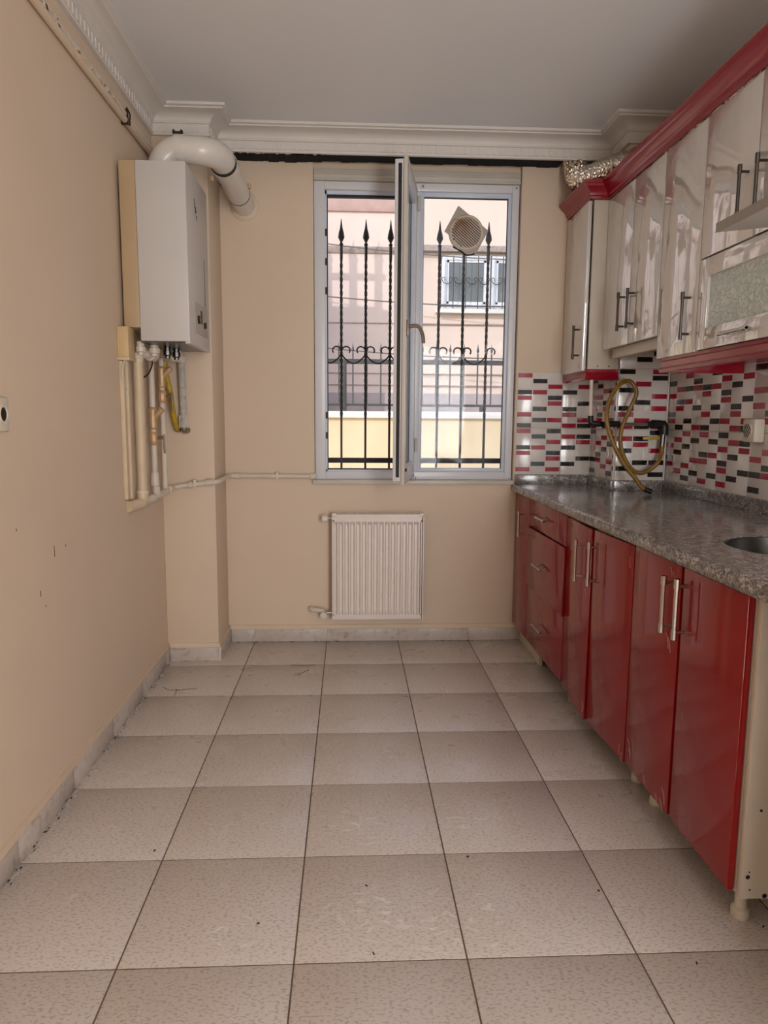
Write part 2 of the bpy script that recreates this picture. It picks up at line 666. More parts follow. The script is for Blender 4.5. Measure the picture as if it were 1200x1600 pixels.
wall_left = tag(MB().box(XL - 0.15, XL, YR, YB + 0.2, 0, CZ).build('wall_left', 'wall', org=(XL, 1, 0)), kind='structure')
wall_right = tag(MB().box(XR, XR + 0.15, YR, YB + 0.2, 0, CZ).build('wall_right', 'wall', org=(XR, 1, 0)), kind='structure')
WX0, WX1, WZ0, WZ1 = -0.19, 0.905, 0.885, 2.53
wb_ = MB()
wb_.box(XL, WX0, YB, YB + 0.2, 0, CZ).box(WX1, XR, YB, YB + 0.2, 0, CZ).box(WX0, WX1, YB, YB + 0.2, 0, WZ0)
wb_.box(WX0, WX1, YB + 0.04, YB + 0.2, WZ1, CZ)
wall_back = tag(wb_.build('wall_back', 'wall', org=(0.3, YB, 0)), kind='structure')
wr = MB()
wr.box(XL - 0.15, 0.70, YR - 0.15, YR, 0, CZ).box(1.52, XR + 0.15, YR - 0.15, YR, 0, CZ).box(0.70, 1.52, YR - 0.15, YR, 2.2, CZ)
tag(wr.build('wall_rear', 'wall', org=(0, YR, 0)), kind='structure')
hall = MB().box(-0.75, 1.80, YR - 2.2, YR - 2.05, 0, CZ).box(-0.75, -0.6, YR - 2.05, YR - 0.15, 0, CZ).box(1.65, 1.80, YR - 2.05, YR - 0.15, 0, CZ).box(-0.75, 1.80, YR - 2.2, YR - 0.15, CZ, CZ + 0.1).box(-0.75, 1.80, YR - 2.2, YR - 0.6, -0.1, 0.0)
tag(hall.build('wall_hall', 'wall', org=(0.3, YR - 2, 0)), kind='structure')
tag(MB().box(XL, PX, PY, YB, 0, CZ).build('wall_pillar', 'wall', bevel=0.004), kind='structure')
wall_col = tag(MB().box(KX, XR, KY, YB, 0, CZ).build('wall_column', 'wall', bevel=0.002), kind='structure')

for y, z, h_ in ((2.245, 0.800, 0.035), (2.335, 0.815, 0.010), (2.13, 0.70, 0.018), (2.16, 0.66, 0.006), (2.0, 0.92, 0.008)):
    MB().box(XL - 0.001, XL + 0.0006, y, y + 0.003, z, z + h_).build('scuff_mark', 'dirt', wall_left)

# ------------------------------------------------------------------ crown moulding
crown_path = [(XL, YR), (XL, PY), (PX, PY), (PX, 3.745), (KX, 3.745), (KX, KY), (XR, KY), (XR, YR)]
prof = [(0.0, 2.545), (0.016, 2.545), (0.019, 2.550), (0.019, 2.555), (0.014, 2.558), (0.014, 2.596), (0.019, 2.598), (0.021, 2.603)]
for i in range(9):
    t = i / 8 * math.pi / 2
    prof.append((0.086 - 0.063 * math.cos(t), 2.604 + 0.034 * math.sin(t)))
prof += [(0.090, 2.639), (0.090, 2.645), (0.102, 2.648), (0.102, CZ + 0.002), (0.0, CZ + 0.002)]
crown = tag(MB().sweep(crown_path, prof).build('trim_1', 'crown', org=(0.3, 3.0, 2.545)), kind='structure')
fl = MB()
for a, b in zip(crown_path[:-1], crown_path[1:]):
    a, b = Vector((a[0], a[1])), Vector((b[0], b[1]))
    d = (b - a).normalized()
    n = Vector((d.y, -d.x))
    L = (b - a).length
    k = int((L - 0.03) / 0.036)
    for i in range(k):
        q = a + d * (0.02 + i * 0.036) + n * 0.010
        if q.y < 0.6:
            continue
        fl.obox((q.x, q.y, 2.560), (d.x * 0.021, d.y * 0.021, 0), (n.x * 0.0075, n.y * 0.0075, 0), (0, 0, 0.034))
tag(fl.build('fluting', 'crown', crown, smooth=False), kind='stuff')

# black foam strip left in the gap behind the crown
fm = MB()
x = PX + 0.01
while x < 1.06:
    w = random.uniform(0.03, 0.08)
    fm.box(x, min(x + w, 1.09), 3.75, 3.866, 2.556 - random.uniform(0.0, 0.006) - (0.006 if x < -0.2 else 0), 2.60)
    x += w * 0.93
for i in range(22):
    zz = 2.555 - i * 0.006
    xx = PX + 0.005 + random.uniform(0, 0.012)
    fm.box(xx, xx + random.uniform(0.016, 0.03), YB - random.uniform(0.01, 0.022), YB - 0.002, zz - 0.008, zz)
foam = tag(fm.build('foam_strip', 'foam'), 'black foam filler showing in the gap under the back crown moulding', 'foam strip')
pl = MB()
for i in range(46):
    xx = random.choice((random.uniform(-0.62, -0.2), random.uniform(-0.30, -0.15)))
    pl.box(xx, xx + random.uniform(0.006, 0.03), 3.742, 3.752, 2.5435, 2.549 + random.uniform(0, 0.003))
for i in range(18):
    zz = random.uniform(2.43, 2.55)
    pl.box(PX + 0.012, PX + 0.012 + random.uniform(0.004, 0.012), YB - 0.026, YB - 0.018, zz, zz + random.uniform(0.004, 0.01))
pl.build('plaster_crumbs', 'plaster_chip', foam)['kind'] = 'stuff'

# ------------------------------------------------------------------ skirting
BH = 0.078


def skirting(name, a, b, n, breaks):
    a, b, n = Vector(a), Vector(b), Vector(n)
    d = (b - a).normalized()
    L = (b - a).length
    m = MB().obox(a, d * L, n * 0.008, (0, 0, BH + 0.016))
    root = tag(m.build(name, 'base_paint', org=(a + b) / 2), kind='structure')
    br = [0.0] + [t for t in breaks if 0.03 < t < L - 0.02] + [L]
    for t0, t1 in zip(br[:-1], br[1:]):
        MB().obox(a + d * (t0 + 0.0015) + n * 0.002, d * (t1 - t0 - 0.003), n * 0.011, (0, 0, BH - 0.008)).build('skirting_tile', 'base_tile', root, bevel=0.0012)
    return root


skirting('baseboard_left', (XL, YR, 0), (XL, PY, 0), (1, 0, 0), [y - YR for y in ys])
skirting('baseboard_pillar_front', (XL + 0.013, PY, 0), (PX, PY, 0), (0, -1, 0), [])
skirting('baseboard_pillar_side', (PX, PY - 0.012, 0), (PX, YB, 0), (1, 0, 0), [])
skirting('baseboard_back', (PX + 0.013, YB, 0), (0.97, YB, 0), (0, -1, 0), [x - PX - 0.013 for x in xs])
# grime and loose grout along the left skirting
gm = MB()
for i in range(150):
    y = random.uniform(1.4, 3.5)
    x = XL + 0.013 + abs(random.gauss(0, 0.008))
    s_ = random.uniform(0.002, 0.008)
    gm.box(x, x + s_ * 0.7, y, y + s_ * 2.2, 0.0, random.uniform(0.0015, 0.004))
tag(gm.build('loose_grout', 'plaster_chip'), 'crumbled white grout lying along the foot of the left skirting', 'grout crumbs', kind='stuff')
gm = MB()
for i in range(60):
    y = random.uniform(1.5, 3.5)
    x = XL + 0.013 + abs(random.gauss(0, 0.006))
    s_ = random.uniform(0.002, 0.005)
    gm.box(x, x + s_, y, y + s_ * 2.5, 0.0, 0.0012)
for i in range(40):
    x = random.uniform(XL + 0.02, 0.9)
    y = (YB - 0.015 if x > PX else PY - 0.015) - abs(random.gauss(0, 0.006))
    s_ = random.uniform(0.003, 0.008)
    gm.box(x, x + s_ * 2.0, y, y + s_ * 0.5, 0.0, 0.0012)
tag(gm.build('grime', 'dirt'), 'dark grime scattered in the joint between floor and skirting', 'grime', kind='stuff')
# crumbs on the floor
for i, (x, y) in enumerate(((-0.56, 1.92), (-0.22, 1.615), (0.05, 1.745), (0.665, 1.70), (0.80, 1.44), (1.02, 1.55), (0.06, 1.50), (0.335, 1.86))):
    a = random.uniform(0, 3)
    m = MB().obox((x, y, 0), (0.008 * math.cos(a), 0.008 * math.sin(a), 0), (-0.003 * math.sin(a), 0.003 * math.cos(a), 0), (0, 0, 0.003))
    tag(m.build('floor_crumb', 'dirt', bevel=0.001), 'tiny dark crumb lying on a floor tile', 'crumb', 'dark crumbs on the floor tiles')

# ------------------------------------------------------------------ backsplash tiles with their printed chips
PAT = ['0R 3B 4R 7R 9B 10R 13B 14R 17R', '1B 3R 6B 8B 11B 13R 16B', '2R 4B 5R 8R 10B 12R 14B 15R 17R', '0B 3B 6B 7R 9R 11R 13B 16B', '2R 5B 8R 9B 11B 12R 15B',
       '0R 1B 4R 6R 9R 10B 13R 15B 17B', '2B 4R 7B 8R 12R 14B 15R', '0B 3R 5B 6R 9B 11R 13B 16R', '1R 3B 5R 8B 10R 12B 15R 17B', '2B 3R 6B 9R 11B 14R 16B']
PAT = [[(int(t[:-1]), t[-1]) for t in p.split()] for p in PAT]
CW, RH, ZT = 0.25 / 3, 0.030, 1.495
chip_me = {}


def tile_wall(wall, o, u, n, L, rows3, shift=0, chips=True):
    """tiles on a wall: o = bottom start corner (z ignored), u = run direction, n = outward normal"""
    o, u, n = Vector(o), Vector(u), Vector(n)
    rot = (0, 0, math.atan2(u.y, u.x))
    rows = [(0.895, 1.195), (1.195, 1.495)] + ([(1.495, 1.70)] if rows3 else [])
    k = 0
    while k * 0.25 < L - 0.005:
        t0, t1 = k * 0.25, min(L, k * 0.25 + 0.25)
        for z0, z1 in rows:
            me = MB().box(0.0008, t1 - t0 - 0.0008, -0.006, 0.006, 0.0008, z1 - z0 - 0.0008)
            if n.dot(Vector((-u.y, u.x, 0))) < 0:
                pass
            key = ('tile', round(t1 - t0, 3), round(z1 - z0, 3))
            if key not in chip_me:
                chip_me[key] = me.mesh('wall_tile', 'tile_white', bevel=0.0012)
            p = o + u * t0
            tile = inst('wall_tile', chip_me[key], (p.x, p.y, z0), wall, rot)
            if not chips:
                continue
            for c in range(3):
                c0 = t0 + c * CW + 0.003
                c1 = min(t0 + (c + 1) * CW - 0.003, t1 - 0.002)
                if c1 - c0 < 0.012:
                    continue
                col = (k * 3 + c + shift) % len(PAT)
                seq = PAT[col]
                if z0 > 1.4:
                    seq = [(r - 20, q) for r, q in PAT[(col + 3) % len(PAT)] if r >= 16] + [(-2, 'B')] * (c == 1)
                for r, q in seq:
                    zc = ZT - RH * (r + 0.5)
                    if not (z0 < zc < z1):
                        continue
                    key = (q, round(c1 - c0, 3))
                    if key not in chip_me:
                        chip_me[key] = MB().box(0, c1 - c0, -0.0078, 0.0078, -0.0118, 0.0118).mesh('mosaic_chip', 'chip_red' if q == 'R' else 'chip_black')
                    p = o + u * c0
                    # sub-part of the tile
                    ch = bpy.data.objects.new('mosaic_chip', chip_me[key])
                    COL.objects.link(ch)
                    ch.parent = tile
                    ch.location = (c0 - t0, 0, zc - z0)
                    WORLD[ch.name] = Vector((p.x, p.y, zc))
        k += 1


tile_wall(wall_back, (0.912, YB, 0), (1, 0, 0), (0, -1, 0), KX - 0.912, False, 0)
tile_wall(wall_col, (KX, YB - 0.006, 0), (0, -1, 0), (-1, 0, 0), YB - KY - 0.008, False, 5)
tile_wall(wall_col, (KX, KY, 0), (1, 0, 0), (0, -1, 0), XR - KX - 0.006, True, 3)
tile_wall(wall_right, (XR, KY - 0.006, 0), (0, -1, 0), (-1, 0, 0), 1.75, True, 6)
tile_wall(wall_right, (XR, KY - 0.006 - 1.75, 0), (0, -1, 0), (-1, 0, 0), 0.75, True, 6, chips=False)
# narrow return strip beside the window
tile = inst('wall_tile', MB().box(0, 0.058, -0.004, 0.0, 0, 0.60).mesh('wall_tile', 'tile_white', bevel=0.001), (WX1 + 0.0035, YB + 0.002, 0.895), wall_back, (0, 0, math.pi / 2))
for zc, q in ((1.455, 'R'), (1.425, 'B'), (1.335, 'R'), (1.24, 'B'), (1.21, 'R'), (1.18, 'R'), (1.09, 'B'), (1.06, 'R'), (0.97, 'R')):
    me = MB().box(0.018, 0.044, 0.0, 0.0012, -0.0115, 0.0115).mesh('mosaic_chip', 'chip_red' if q == 'R' else 'chip_black')
    ch = bpy.data.objects.new('mosaic_chip', me)
    COL.objects.link(ch)
    ch.parent = tile
    ch.location = (0, 0, zc - 0.895)
    WORLD[ch.name] = Vector((WX1, YB, zc))

# ------------------------------------------------------------------ window
win = tag(thing('window_1', (0.36, 3.93, 0.885), None, None), kind='structure')
MB().box(-0.20, 0.90, 3.845, 3.99, 0.885, 0.908).build('window_sill', 'pvc_old', win, bevel=0.003)
fr = MB()
fr.box(-0.186, -0.13, 3.90, 3.965, 0.908, 2.47).box(0.862, 0.90, 3.90, 3.965, 0.908, 2.47)
fr.box(-0.13, 0.862, 3.90, 3.965, 0.908, 0.952).box(-0.13, 0.862, 3.90, 3.965, 2.43, 2.47)
fr.build('window_frame', 'pvc', win, bevel=0.003)
MB().box(0.335, 0.378, 3.905, 3.965, 0.952, 2.43).build('mullion', 'pvc', win, bevel=0.003)
hd = MB().box(-0.188, 0.903, 3.895, 3.96, 2.472, 2.53).box(-0.188, 0.903, 3.885, 3.897, 2.472, 2.480).box(-0.188, 0.903, 3.885, 3.897, 2.502, 2.508)
hd.build('head_profile', 'pvc_old', win, bevel=0.002)
rb = MB().box(-0.13, -0.121, 3.925, 3.96, 0.952, 2.43).box(-0.13, 0.335, 3.925, 3.96, 0.952, 0.960).box(-0.13, 0.335, 3.925, 3.96, 2.412, 2.43)
rb.build('rebate', 'bead', win)
rb = MB().box(-0.121, -0.116, 3.93, 3.955, 0.96, 2.412).box(-0.121, 0.335, 3.93, 3.955, 0.960, 0.966).box(-0.121, 0.335, 3.93, 3.955, 2.400, 2.412)
rb.build('gasket', 'rubber', win)
for z in (1.13, 1.24, 1.9, 2.05, 2.2):
    MB().box(-0.1305, -0.119, 3.914, 3.924, z, z + 0.035).build('lock_keep', 'iron', win)
# fixed right light
sh = MB().box(0.378, 0.394, 3.915, 3.955, 0.952, 2.43).box(0.846, 0.862, 3.915, 3.955, 0.952, 2.43).box(0.394, 0.846, 3.915, 3.955, 0.952, 0.970).box(0.394, 0.846, 3.915, 3.955, 2.408, 2.43)
fx = sh.build('fixed_sash', 'bead', win, bevel=0.002)
MB().box(0.394, 0.846, 3.932, 3.938, 0.970, 2.408).build('pane', 'glass_dirty', fx, smooth=False)
gk = MB().box(0.394, 0.397, 3.93, 3.94, 0.97, 2.408).box(0.843, 0.846, 3.93, 3.94, 0.97, 2.408).box(0.397, 0.843, 3.93, 3.94, 2.404, 2.408)
gk.build('gasket', 'rubber', fx)
for (x, z) in ((0.385, 2.452), (0.881, 2.452), (0.365, 0.915), (0.885, 0.915)):
    hb = MB().lathe((x, 3.902, z), (0, -1, 0), [(0.011, 0), (0.011, 0.008), (0.007, 0.011)], 12).build('corner_cap', 'pvc', win)
    MB().lathe((x, 3.892, z), (0, -1, 0), [(0.004, 0), (0.004, 0.003)], 8).build('screw', 'rubber', hb)
# open sash
th = math.radians(10.5)
H = Vector((0.356, 3.893, 0))
e = Vector((-math.sin(th), -math.cos(th), 0))
nn = Vector((math.cos(th), -math.sin(th), 0))
UZ = Vector((0, 0, 1))


def sp(s_, t_, z):
    return H + e * s_ + nn * t_ + UZ * z


SW, SZ0, SZ1, SM, ST = 0.50, 0.94, 2.42, 0.062, 0.058
so = MB()
so.obox(sp(0, 0, SZ0), e * SM, nn * -ST, UZ * (SZ1 - SZ0)).obox(sp(SW - SM, 0, SZ0), e * SM, nn * -ST, UZ * (SZ1 - SZ0))
so.obox(sp(SM, 0, SZ0), e * (SW - 2 * SM), nn * -ST, UZ * SM).obox(sp(SM, 0, SZ1 - SM), e * (SW - 2 * SM), nn * -ST, UZ * SM)
sash = so.build('open_sash', 'pvc', win, bevel=0.003)
fl_ = MB()
fl_.obox(sp(SW - 0.004, 0.002, SZ0 - 0.014), e * 0.018, nn * -0.018, UZ * (SZ1 - SZ0 + 0.028)).obox(sp(0.0, 0.002, SZ0 - 0.014), e * SW, nn * -0.018, UZ * 0.016).obox(sp(0.0, 0.002, SZ1), e * SW, nn * -0.018, UZ * 0.014)
fl_.build('sash_flange', 'pvc_old', sash, bevel=0.002)
MB().obox(sp(SM, -0.024, SZ0 + SM), e * (SW - 2 * SM), nn * -0.006, UZ * (SZ1 - SZ0 - 2 * SM)).build('pane', 'glass', sash, smooth=False)
bd = MB()
bd.obox(sp(SM, -0.004, SZ0 + SM), e * 0.014, nn * -0.018, UZ * (SZ1 - SZ0 - 2 * SM)).obox(sp(SW - SM - 0.014, -0.004, SZ0 + SM), e * 0.014, nn * -0.018, UZ * (SZ1 - SZ0 - 2 * SM))
bd.obox(sp(SM, -0.004, SZ0 + SM), e * (SW - 2 * SM), nn * -0.018, UZ * 0.014).obox(sp(SM, -0.004, SZ1 - SM - 0.014), e * (SW - 2 * SM), nn * -0.018, UZ * 0.014)
bd.build('glazing_bead', 'bead', sash, bevel=0.002)
lk = MB().obox(sp(SW + 0.0, -0.026, SZ0 + 0.02), e * 0.0025, nn * -0.016, UZ * (SZ1 - SZ0 - 0.04))
lk.build('lock_strip', 'iron', sash)
for z in (1.05, 1.10, 1.16, 2.02, 2.32):
    MB().obox(sp(SW + 0.002, -0.029, z), e * 0.006, nn * -0.010, UZ * 0.03).build('lock_cam', 'rubber', sash)
hp = MB().obox(sp(SW - 0.045, 0.010, 1.63), e * 0.028, nn * -0.010, UZ * 0.075).build('handle_plate', 'lever', sash, bevel=0.003)
hv = catmull([sp(SW - 0.031, 0.008, 1.675), sp(SW - 0.031, 0.045, 1.678), sp(SW - 0.034, 0.062, 1.668), sp(SW - 0.05, 0.075, 1.635), sp(SW - 0.06, 0.078, 1.60)])
MB().tube(hv, 0.009, 10).build('handle', 'lever', sash)
MB().obox(sp(SW - 0.075, 0.004, 0.985), e * 0.05, nn * -0.006, UZ * 0.014).build('latch', 'dirt', sash, bevel=0.001)
for z in (1.06, 2.33):
    MB().tube([sp(-0.006, 0.008, z), sp(-0.006, 0.008, z + 0.075)], 0.008, 10).build('hinge', 'pvc_old', sash)

# round vent cover let into the right pane, on a crooked square of card
vc = Vector((0.622, 3.932, 2.232))
vent = thing('vent_cover', (0.622, 3.93, 2.13), 'round louvred vent cover with rust stains set in the fixed window pane', 'vent')
ang = math.radians(37)
ua, ub = Vector((math.cos(ang), 0, math.sin(ang))), Vector((-math.sin(ang), 0, math.cos(ang)))
MB().obox((0.578, 3.922, 2.368), (0.165, 0, -0.125), (0, 0.004, 0), (-0.072, 0, -0.132)).build('backing_card', 'card', vent, bevel=0.0008)
MB().lathe(vc + Vector((0.0, -0.005, -0.004)), (0, -1, 0), [(0.094, 0), (0.094, 0.012), (0.086, 0.022), (0.080, 0.022), (0.078, 0.012), (0.0781, 0.004)], 40).build('rim', 'vent', vent)
MB().lathe(vc + Vector((0, -0.0095, -0.004)), (0, -1, 0), [(0.0775, 0), (0.0775, 0.001)], 32).build('dark_backing', 'dirt', vent)
for i in range(15):
    t = -0.077 + i * 0.011
    L = math.sqrt(max(0.0, 0.08 ** 2 - t * t))
    a2 = math.radians(-40)
    d1, d2 = Vector((math.cos(a2), 0, math.sin(a2))), Vector((-math.sin(a2), 0, math.cos(a2)))
    if L > 0.015:
        MB().obox(vc + Vector((0, -0.024, -0.004)) - d1 * L + d2 * t, d1 * (2 * L), d2 * 0.0075 + Vector((0, 0.004, 0)), Vector((0, 0.003, 0))).build('louvre', 'vent', vent)
for i in range(13):
    w = math.radians(110 + i * 13)
    c_ = vc + Vector((math.cos(w) * 0.076, -0.029, math.sin(w) * 0.076 - 0.004))
    MB().obox(c_ - Vector((0.004, 0, 0.003)), (0.010, 0, 0), (0, 0.004, 0), (0, 0, 0.005)).build('clip', 'vent', vent)
tm = MB()
tm.tube(catmull([vc + Vector((-0.07, -0.012, -0.075)), vc + Vector((-0.02, -0.015, -0.103)), vc + Vector((0.0, -0.018, -0.118)), vc + Vector((0.03, -0.014, -0.116)), vc + Vector((0.048, -0.012, -0.108))]), [0.004] * 24 + [0.003], 6)
tm.build('torn_foil_edge', 'foam', vent)
MB().prism([(-0.05, 0), (0.05, 0.01), (0.03, -0.03), (-0.005, -0.036), (-0.03, -0.02)], vc + Vector((0.01, -0.012, -0.078)), (1, 0, 0), (0, 0, 1), (0, 0.004, 0)).build('torn_tape', 'card', vent)

# ------------------------------------------------------------------ window grille outside
GY = 4.13
gz = lambda y_: y_
gr = thing('window_grille', (0.35, GY, 0.93), 'dark wrought-iron window grille with twisted bars, spear tips and scrolls', 'window grille')
gx = [-0.185 + 0.1385 * i for i in range(9)]
k_ = GY / 4.05


def spear(m, x, y, z, s_=1.0, ax=(0, 0, 1)):
    m.lathe((x, y, z), ax, [(0.005 * s_, 0), (0.011 * s_, 0.012 * s_), (0.005 * s_, 0.02 * s_), (0.006 * s_, 0.024 * s_), (0.017 * s_, 0.045 * s_), (0.014 * s_, 0.065 * s_), (0.007 * s_, 0.09 * s_), (0.0015 * s_, 0.135 * s_)], 10)


ZC = 1.605
for i, x in enumerate(gx):
    if x > 0.95:
        continue
    bar = MB()
    n = 70
    r = 0.0088
    vs_, fs = [], []
    for k in range(n + 1):
        z = 0.95 + (2.20 - 0.95) * k / n
        tw = 0.0 if z < 1.25 else (z - 1.25) * 42.0
        if z > 2.12:
            tw = (2.12 - 1.25) * 42.0
        for c in range(4):
            w = tw + math.pi / 4 + c * math.pi / 2
            vs_.append((x + r * math.cos(w), GY + r * math.sin(w), z))
    for k in range(n):
        for c in range(4):
            fs.append((k * 4 + c, k * 4 + (c + 1) % 4, k * 4 + 4 + (c + 1) % 4, k * 4 + 4 + c))
    bar.add(vs_, fs)
    b_ = bar.build('bar', 'iron', gr, smooth=False)
    sm = MB()
    spear(sm, x, GY, 2.195, 1.1)
    sm.build('spear_tip', 'iron', b_)
MB().box(-0.21, 0.93, GY - 0.006, GY + 0.006, 0.985, 1.015).build('bottom_rail', 'iron', gr, bevel=0.001)
for i in range(len(gx) - 2):
    x0, x1 = gx[i], gx[i + 1]
    pts = []
    cx, cz = x0 - 0.030, ZC + 0.018
    st_ = []
    for k in range(15):
        w = math.radians(-20 + k * 17)
        rr = 0.028 - 0.010 * k / 14
        st_.append(Vector((cx + rr * math.cos(w), GY - 0.012, cz + rr * math.sin(w))))
    pts += st_[::-1]
    for k in range(1, 12):
        t = k / 12
        pts.append(Vector((x0 + (x1 - x0) * t, GY - 0.012, ZC - 0.004 - 0.048 * math.sin(math.pi * t))))
    cx = x1 + 0.030
    for k in range(15):
        w = math.radians(200 - k * 17)
        rr = 0.028 - 0.010 * k / 14
        pts.append(Vector((cx + rr * math.cos(w), GY - 0.012, cz + rr * math.sin(w))))
    MB().tube(pts, 0.0045, 6).build('scroll', 'iron', gr)
for x in (-0.135,):
    MB().box(x - 0.03, x + 0.012, GY - 0.02, GY + 0.02, 1.585, 1.635).build('bracket', 'iron_grey', gr, bevel=0.002)
MB().box(-0.20, -0.185, 4.0, GY, 1.59, 1.61).build('wall_stay', 'iron', gr)
MB().box(0.90, 0.93, 4.0, GY, 0.99, 1.01).build('wall_stay', 'iron', gr)
tag(MB().box(-0.19, 0.905, 3.97, 4.16, 0.86, 0.935).build('outer_sill', 'coping', bevel=0.004), 'pale stone sill outside under the window grille', 'window sill')

# ------------------------------------------------------------------ outside: alley, garden wall, fence, house
tag(MB().box(-12, 16, 4.07, 14, -0.4, -0.25).build('ground', 'asphalt'), kind='structure')
gw = thing('garden_wall', (1.0, 7.6, -0.25), 'pale yellow garden wall with white coping across the alley', 'wall')
MB().box(-6, 9, 7.5, 7.7, -0.25, 1.25).build('wall_face', 'yellow_wall', gw)
MB().box(-6, 9, 7.45, 7.75, 1.25, 1.32).build('coping_slab', 'coping', gw, bevel=0.006)
fence = thing('garden_fence', (1.0, 7.6, 1.32), 'low grey iron fence with spear tips on the garden wall coping', 'fence')
FY = 7.62
MB().box(-1.6, 3.0, FY - 0.012, FY + 0.012, 1.815, 1.865).build('top_rail', 'iron_grey', fence)
MB().box(-1.6, 3.0, FY - 0.012, FY + 0.012, 1.375, 1.40).build('bottom_rail', 'iron_grey', fence)
for x in (-1.5, -0.055, 1.42, 2.86):
    MB().box(x - 0.025, x + 0.025, FY - 0.025, FY + 0.025, 1.32, 1.86 if x < 1 else 1.40).build('post', 'iron_grey', fence, bevel=0.003)
for i in range(31):
    x = -1.44 + i * 0.1475
    b_ = MB().tube([(x, FY, 1.39), (x, FY, 1.93)], 0.009, 6).build('bar', 'iron_grey', fence)
    sm = MB()
    spear(sm, x, FY, 1.92, 0.85)
    sm.build('spear_tip', 'iron_grey', b_)

HY = 10.0
house = thing('house', (1.5, HY, -0.25), 'pink rendered house across the alley with a white-framed window', 'house')
MB().box(-6, 0.75, HY, HY + 0.3, -0.25, 4.9).build('wall', 'facade', house)
MB().box(0.75, 12, HY + 0.02, HY + 0.3, -0.25, 4.9).build('wall', 'facade_right', house)
MB().box(-6, 0.75, HY - 0.03, HY, 4.01, 4.25).build('string_band', 'facade_band', house, bevel=0.004)
MB().box(-6, 0.75, HY - 0.02, HY, 3.47, 3.56).build('stone_band', 'facade_stone', house, bevel=0.004)
MB().box(0.75, 12, HY - 0.10, HY + 0.02, 3.50, 3.58).build('eave_ledge', 'facade_stone', house, bevel=0.006)
MB().box(-6, 12, HY - 0.05, HY + 0.02, -0.25, 1.60).build('plinth', 'plinth', house, bevel=0.004)
for z in (1.70, 1.86, 2.54):
    MB().box(-6, 12, HY - 0.008, HY + 0.02, z, z + 0.016).build('render_joint', 'facade_stone', house)


def far_window(x0, x1, z0, z1, nm):
    w = MB()
    t = 0.06
    y0, y1 = HY - 0.035, HY + 0.03
    w.box(x0, x0 + t, y0, y1, z0, z1).box(x1 - t, x1, y0, y1, z0, z1).box(x0 + t, x1 - t, y0, y1, z0, z0 + t).box(x0 + t, x1 - t, y0, y1, z1 - t, z1)
    o = w.build('window', 'pvc', house, bevel=0.006)
    n = 2 if x1 - x0 > 0.9 else 1
    for i in range(n):
        a = x0 + t + (x1 - x0 - 2 * t) * i / n
        b = x0 + t + (x1 - x0 - 2 * t) * (i + 1) / n
        MB().box(a + 0.03, b - 0.03, HY - 0.012, HY + 0.022, z0 + t + 0.03, z1 - t - 0.03).build('pane', 'far_glass', o, smooth=False)
        q = MB().box(a, a + 0.03, y0 + 0.012, y1, z0 + t, z1 - t).box(b - 0.03, b, y0 + 0.012, y1, z0 + t, z1 - t).box(a, b, y0 + 0.012, y1, z0 + t, z0 + t + 0.03).box(a, b, y0 + 0.012, y1, z1 - t - 0.03, z1 - t)
        q.build('sash', 'pvc', o)
    return o


far_window(1.27, 1.93, 2.76, 3.46, 'a')
far_window(1.95, 2.60, 2.76, 3.46, 'b')
MB().box(1.18, 2.75, HY - 0.09, HY + 0.02, 2.69, 2.75).build('sill', 'coping', house, bevel=0.005)
fg = thing('house_window_grille', (1.9, HY - 0.1, 2.75), 'thin iron grille with small scrolls over the house window', 'window grille')
for i in range(9):
    x = 1.24 + i * 0.17
    MB().tube([(x, HY - 0.1, 2.75), (x, HY - 0.1, 3.44)], 0.007, 6).build('bar', 'iron', fg)
    if i < 8:
        xx = x + 0.085
        pts = arc((xx - 0.05, HY - 0.1, 3.135), (1, 0, 0), (0, 0, 1), 0.022, math.radians(200), math.radians(-60), 8)[::-1][::-1]
        p2 = arc((xx, HY - 0.1, 3.14), (1, 0, 0), (0, 0, 1), 0.07, math.radians(190), math.radians(350), 8)
        p3 = arc((xx + 0.05, HY - 0.1, 3.135), (1, 0, 0), (0, 0, 1), 0.022, math.radians(-20), math.radians(240), 8)
        MB().tube(arc((xx - 0.05, HY - 0.1, 3.135), (1, 0, 0), (0, 0, 1), 0.022, math.radians(-60), math.radians(200), 8) + p2 + p3, 0.005, 5).build('scroll', 'iron', fg)
MB().box(1.2, 2.7, HY - 0.107, HY - 0.093, 2.77, 2.785).build('rail', 'iron', fg)
for i, (z, dz, y) in enumerate(((2.98, -0.10, 8.6), (3.72, -0.35, 8.9), (2.42, -0.18, 8.7))):
    pts = [(-3 + 9 * t / 16, y, z + dz * t / 16 - 0.35 * math.sin(math.pi * t / 16)) for t in range(17)]
    tag(MB().tube(pts, 0.008, 5).build('overhead_cable', 'cable'), 'thin cable strung along the alley in front of the pink house', 'cable', 'cables strung along the alley')
# raised terrace to the left, out of the window's view, whose railing shades the pink wall
ter = thing('terrace_wall', (-2.1, 9.0, -0.25), 'plain terrace wall standing beside the pink house', 'wall')
MB().box(-4.5, -0.62, 8.94, 9.06, -0.25, 3.33).build('wall_face', 'facade', ter)
rail = thing('terrace_railing', (-2.1, 9.0, 3.33), 'thick spear-topped iron railing on top of the terrace wall', 'railing')
MB().box(-4.5, -0.62, 8.985, 9.015, 3.72, 3.80).build('rail', 'iron', rail)
for i in range(10):
    x = -0.705 - i * 0.345
    b_ = MB().box(x - 0.034, x + 0.034, 8.98, 9.02, 3.33, 3.98).build('picket', 'iron', rail)
    sm = MB()
    spear(sm, x, 9.0, 3.96, 2.0)
    sm.lathe((x, 9.0, 3.93), (0, 0, 1), [(0.02, 0), (0.05, 0.07), (0.02, 0.16)], 10)
    sm.build('spear_tip', 'iron', b_)

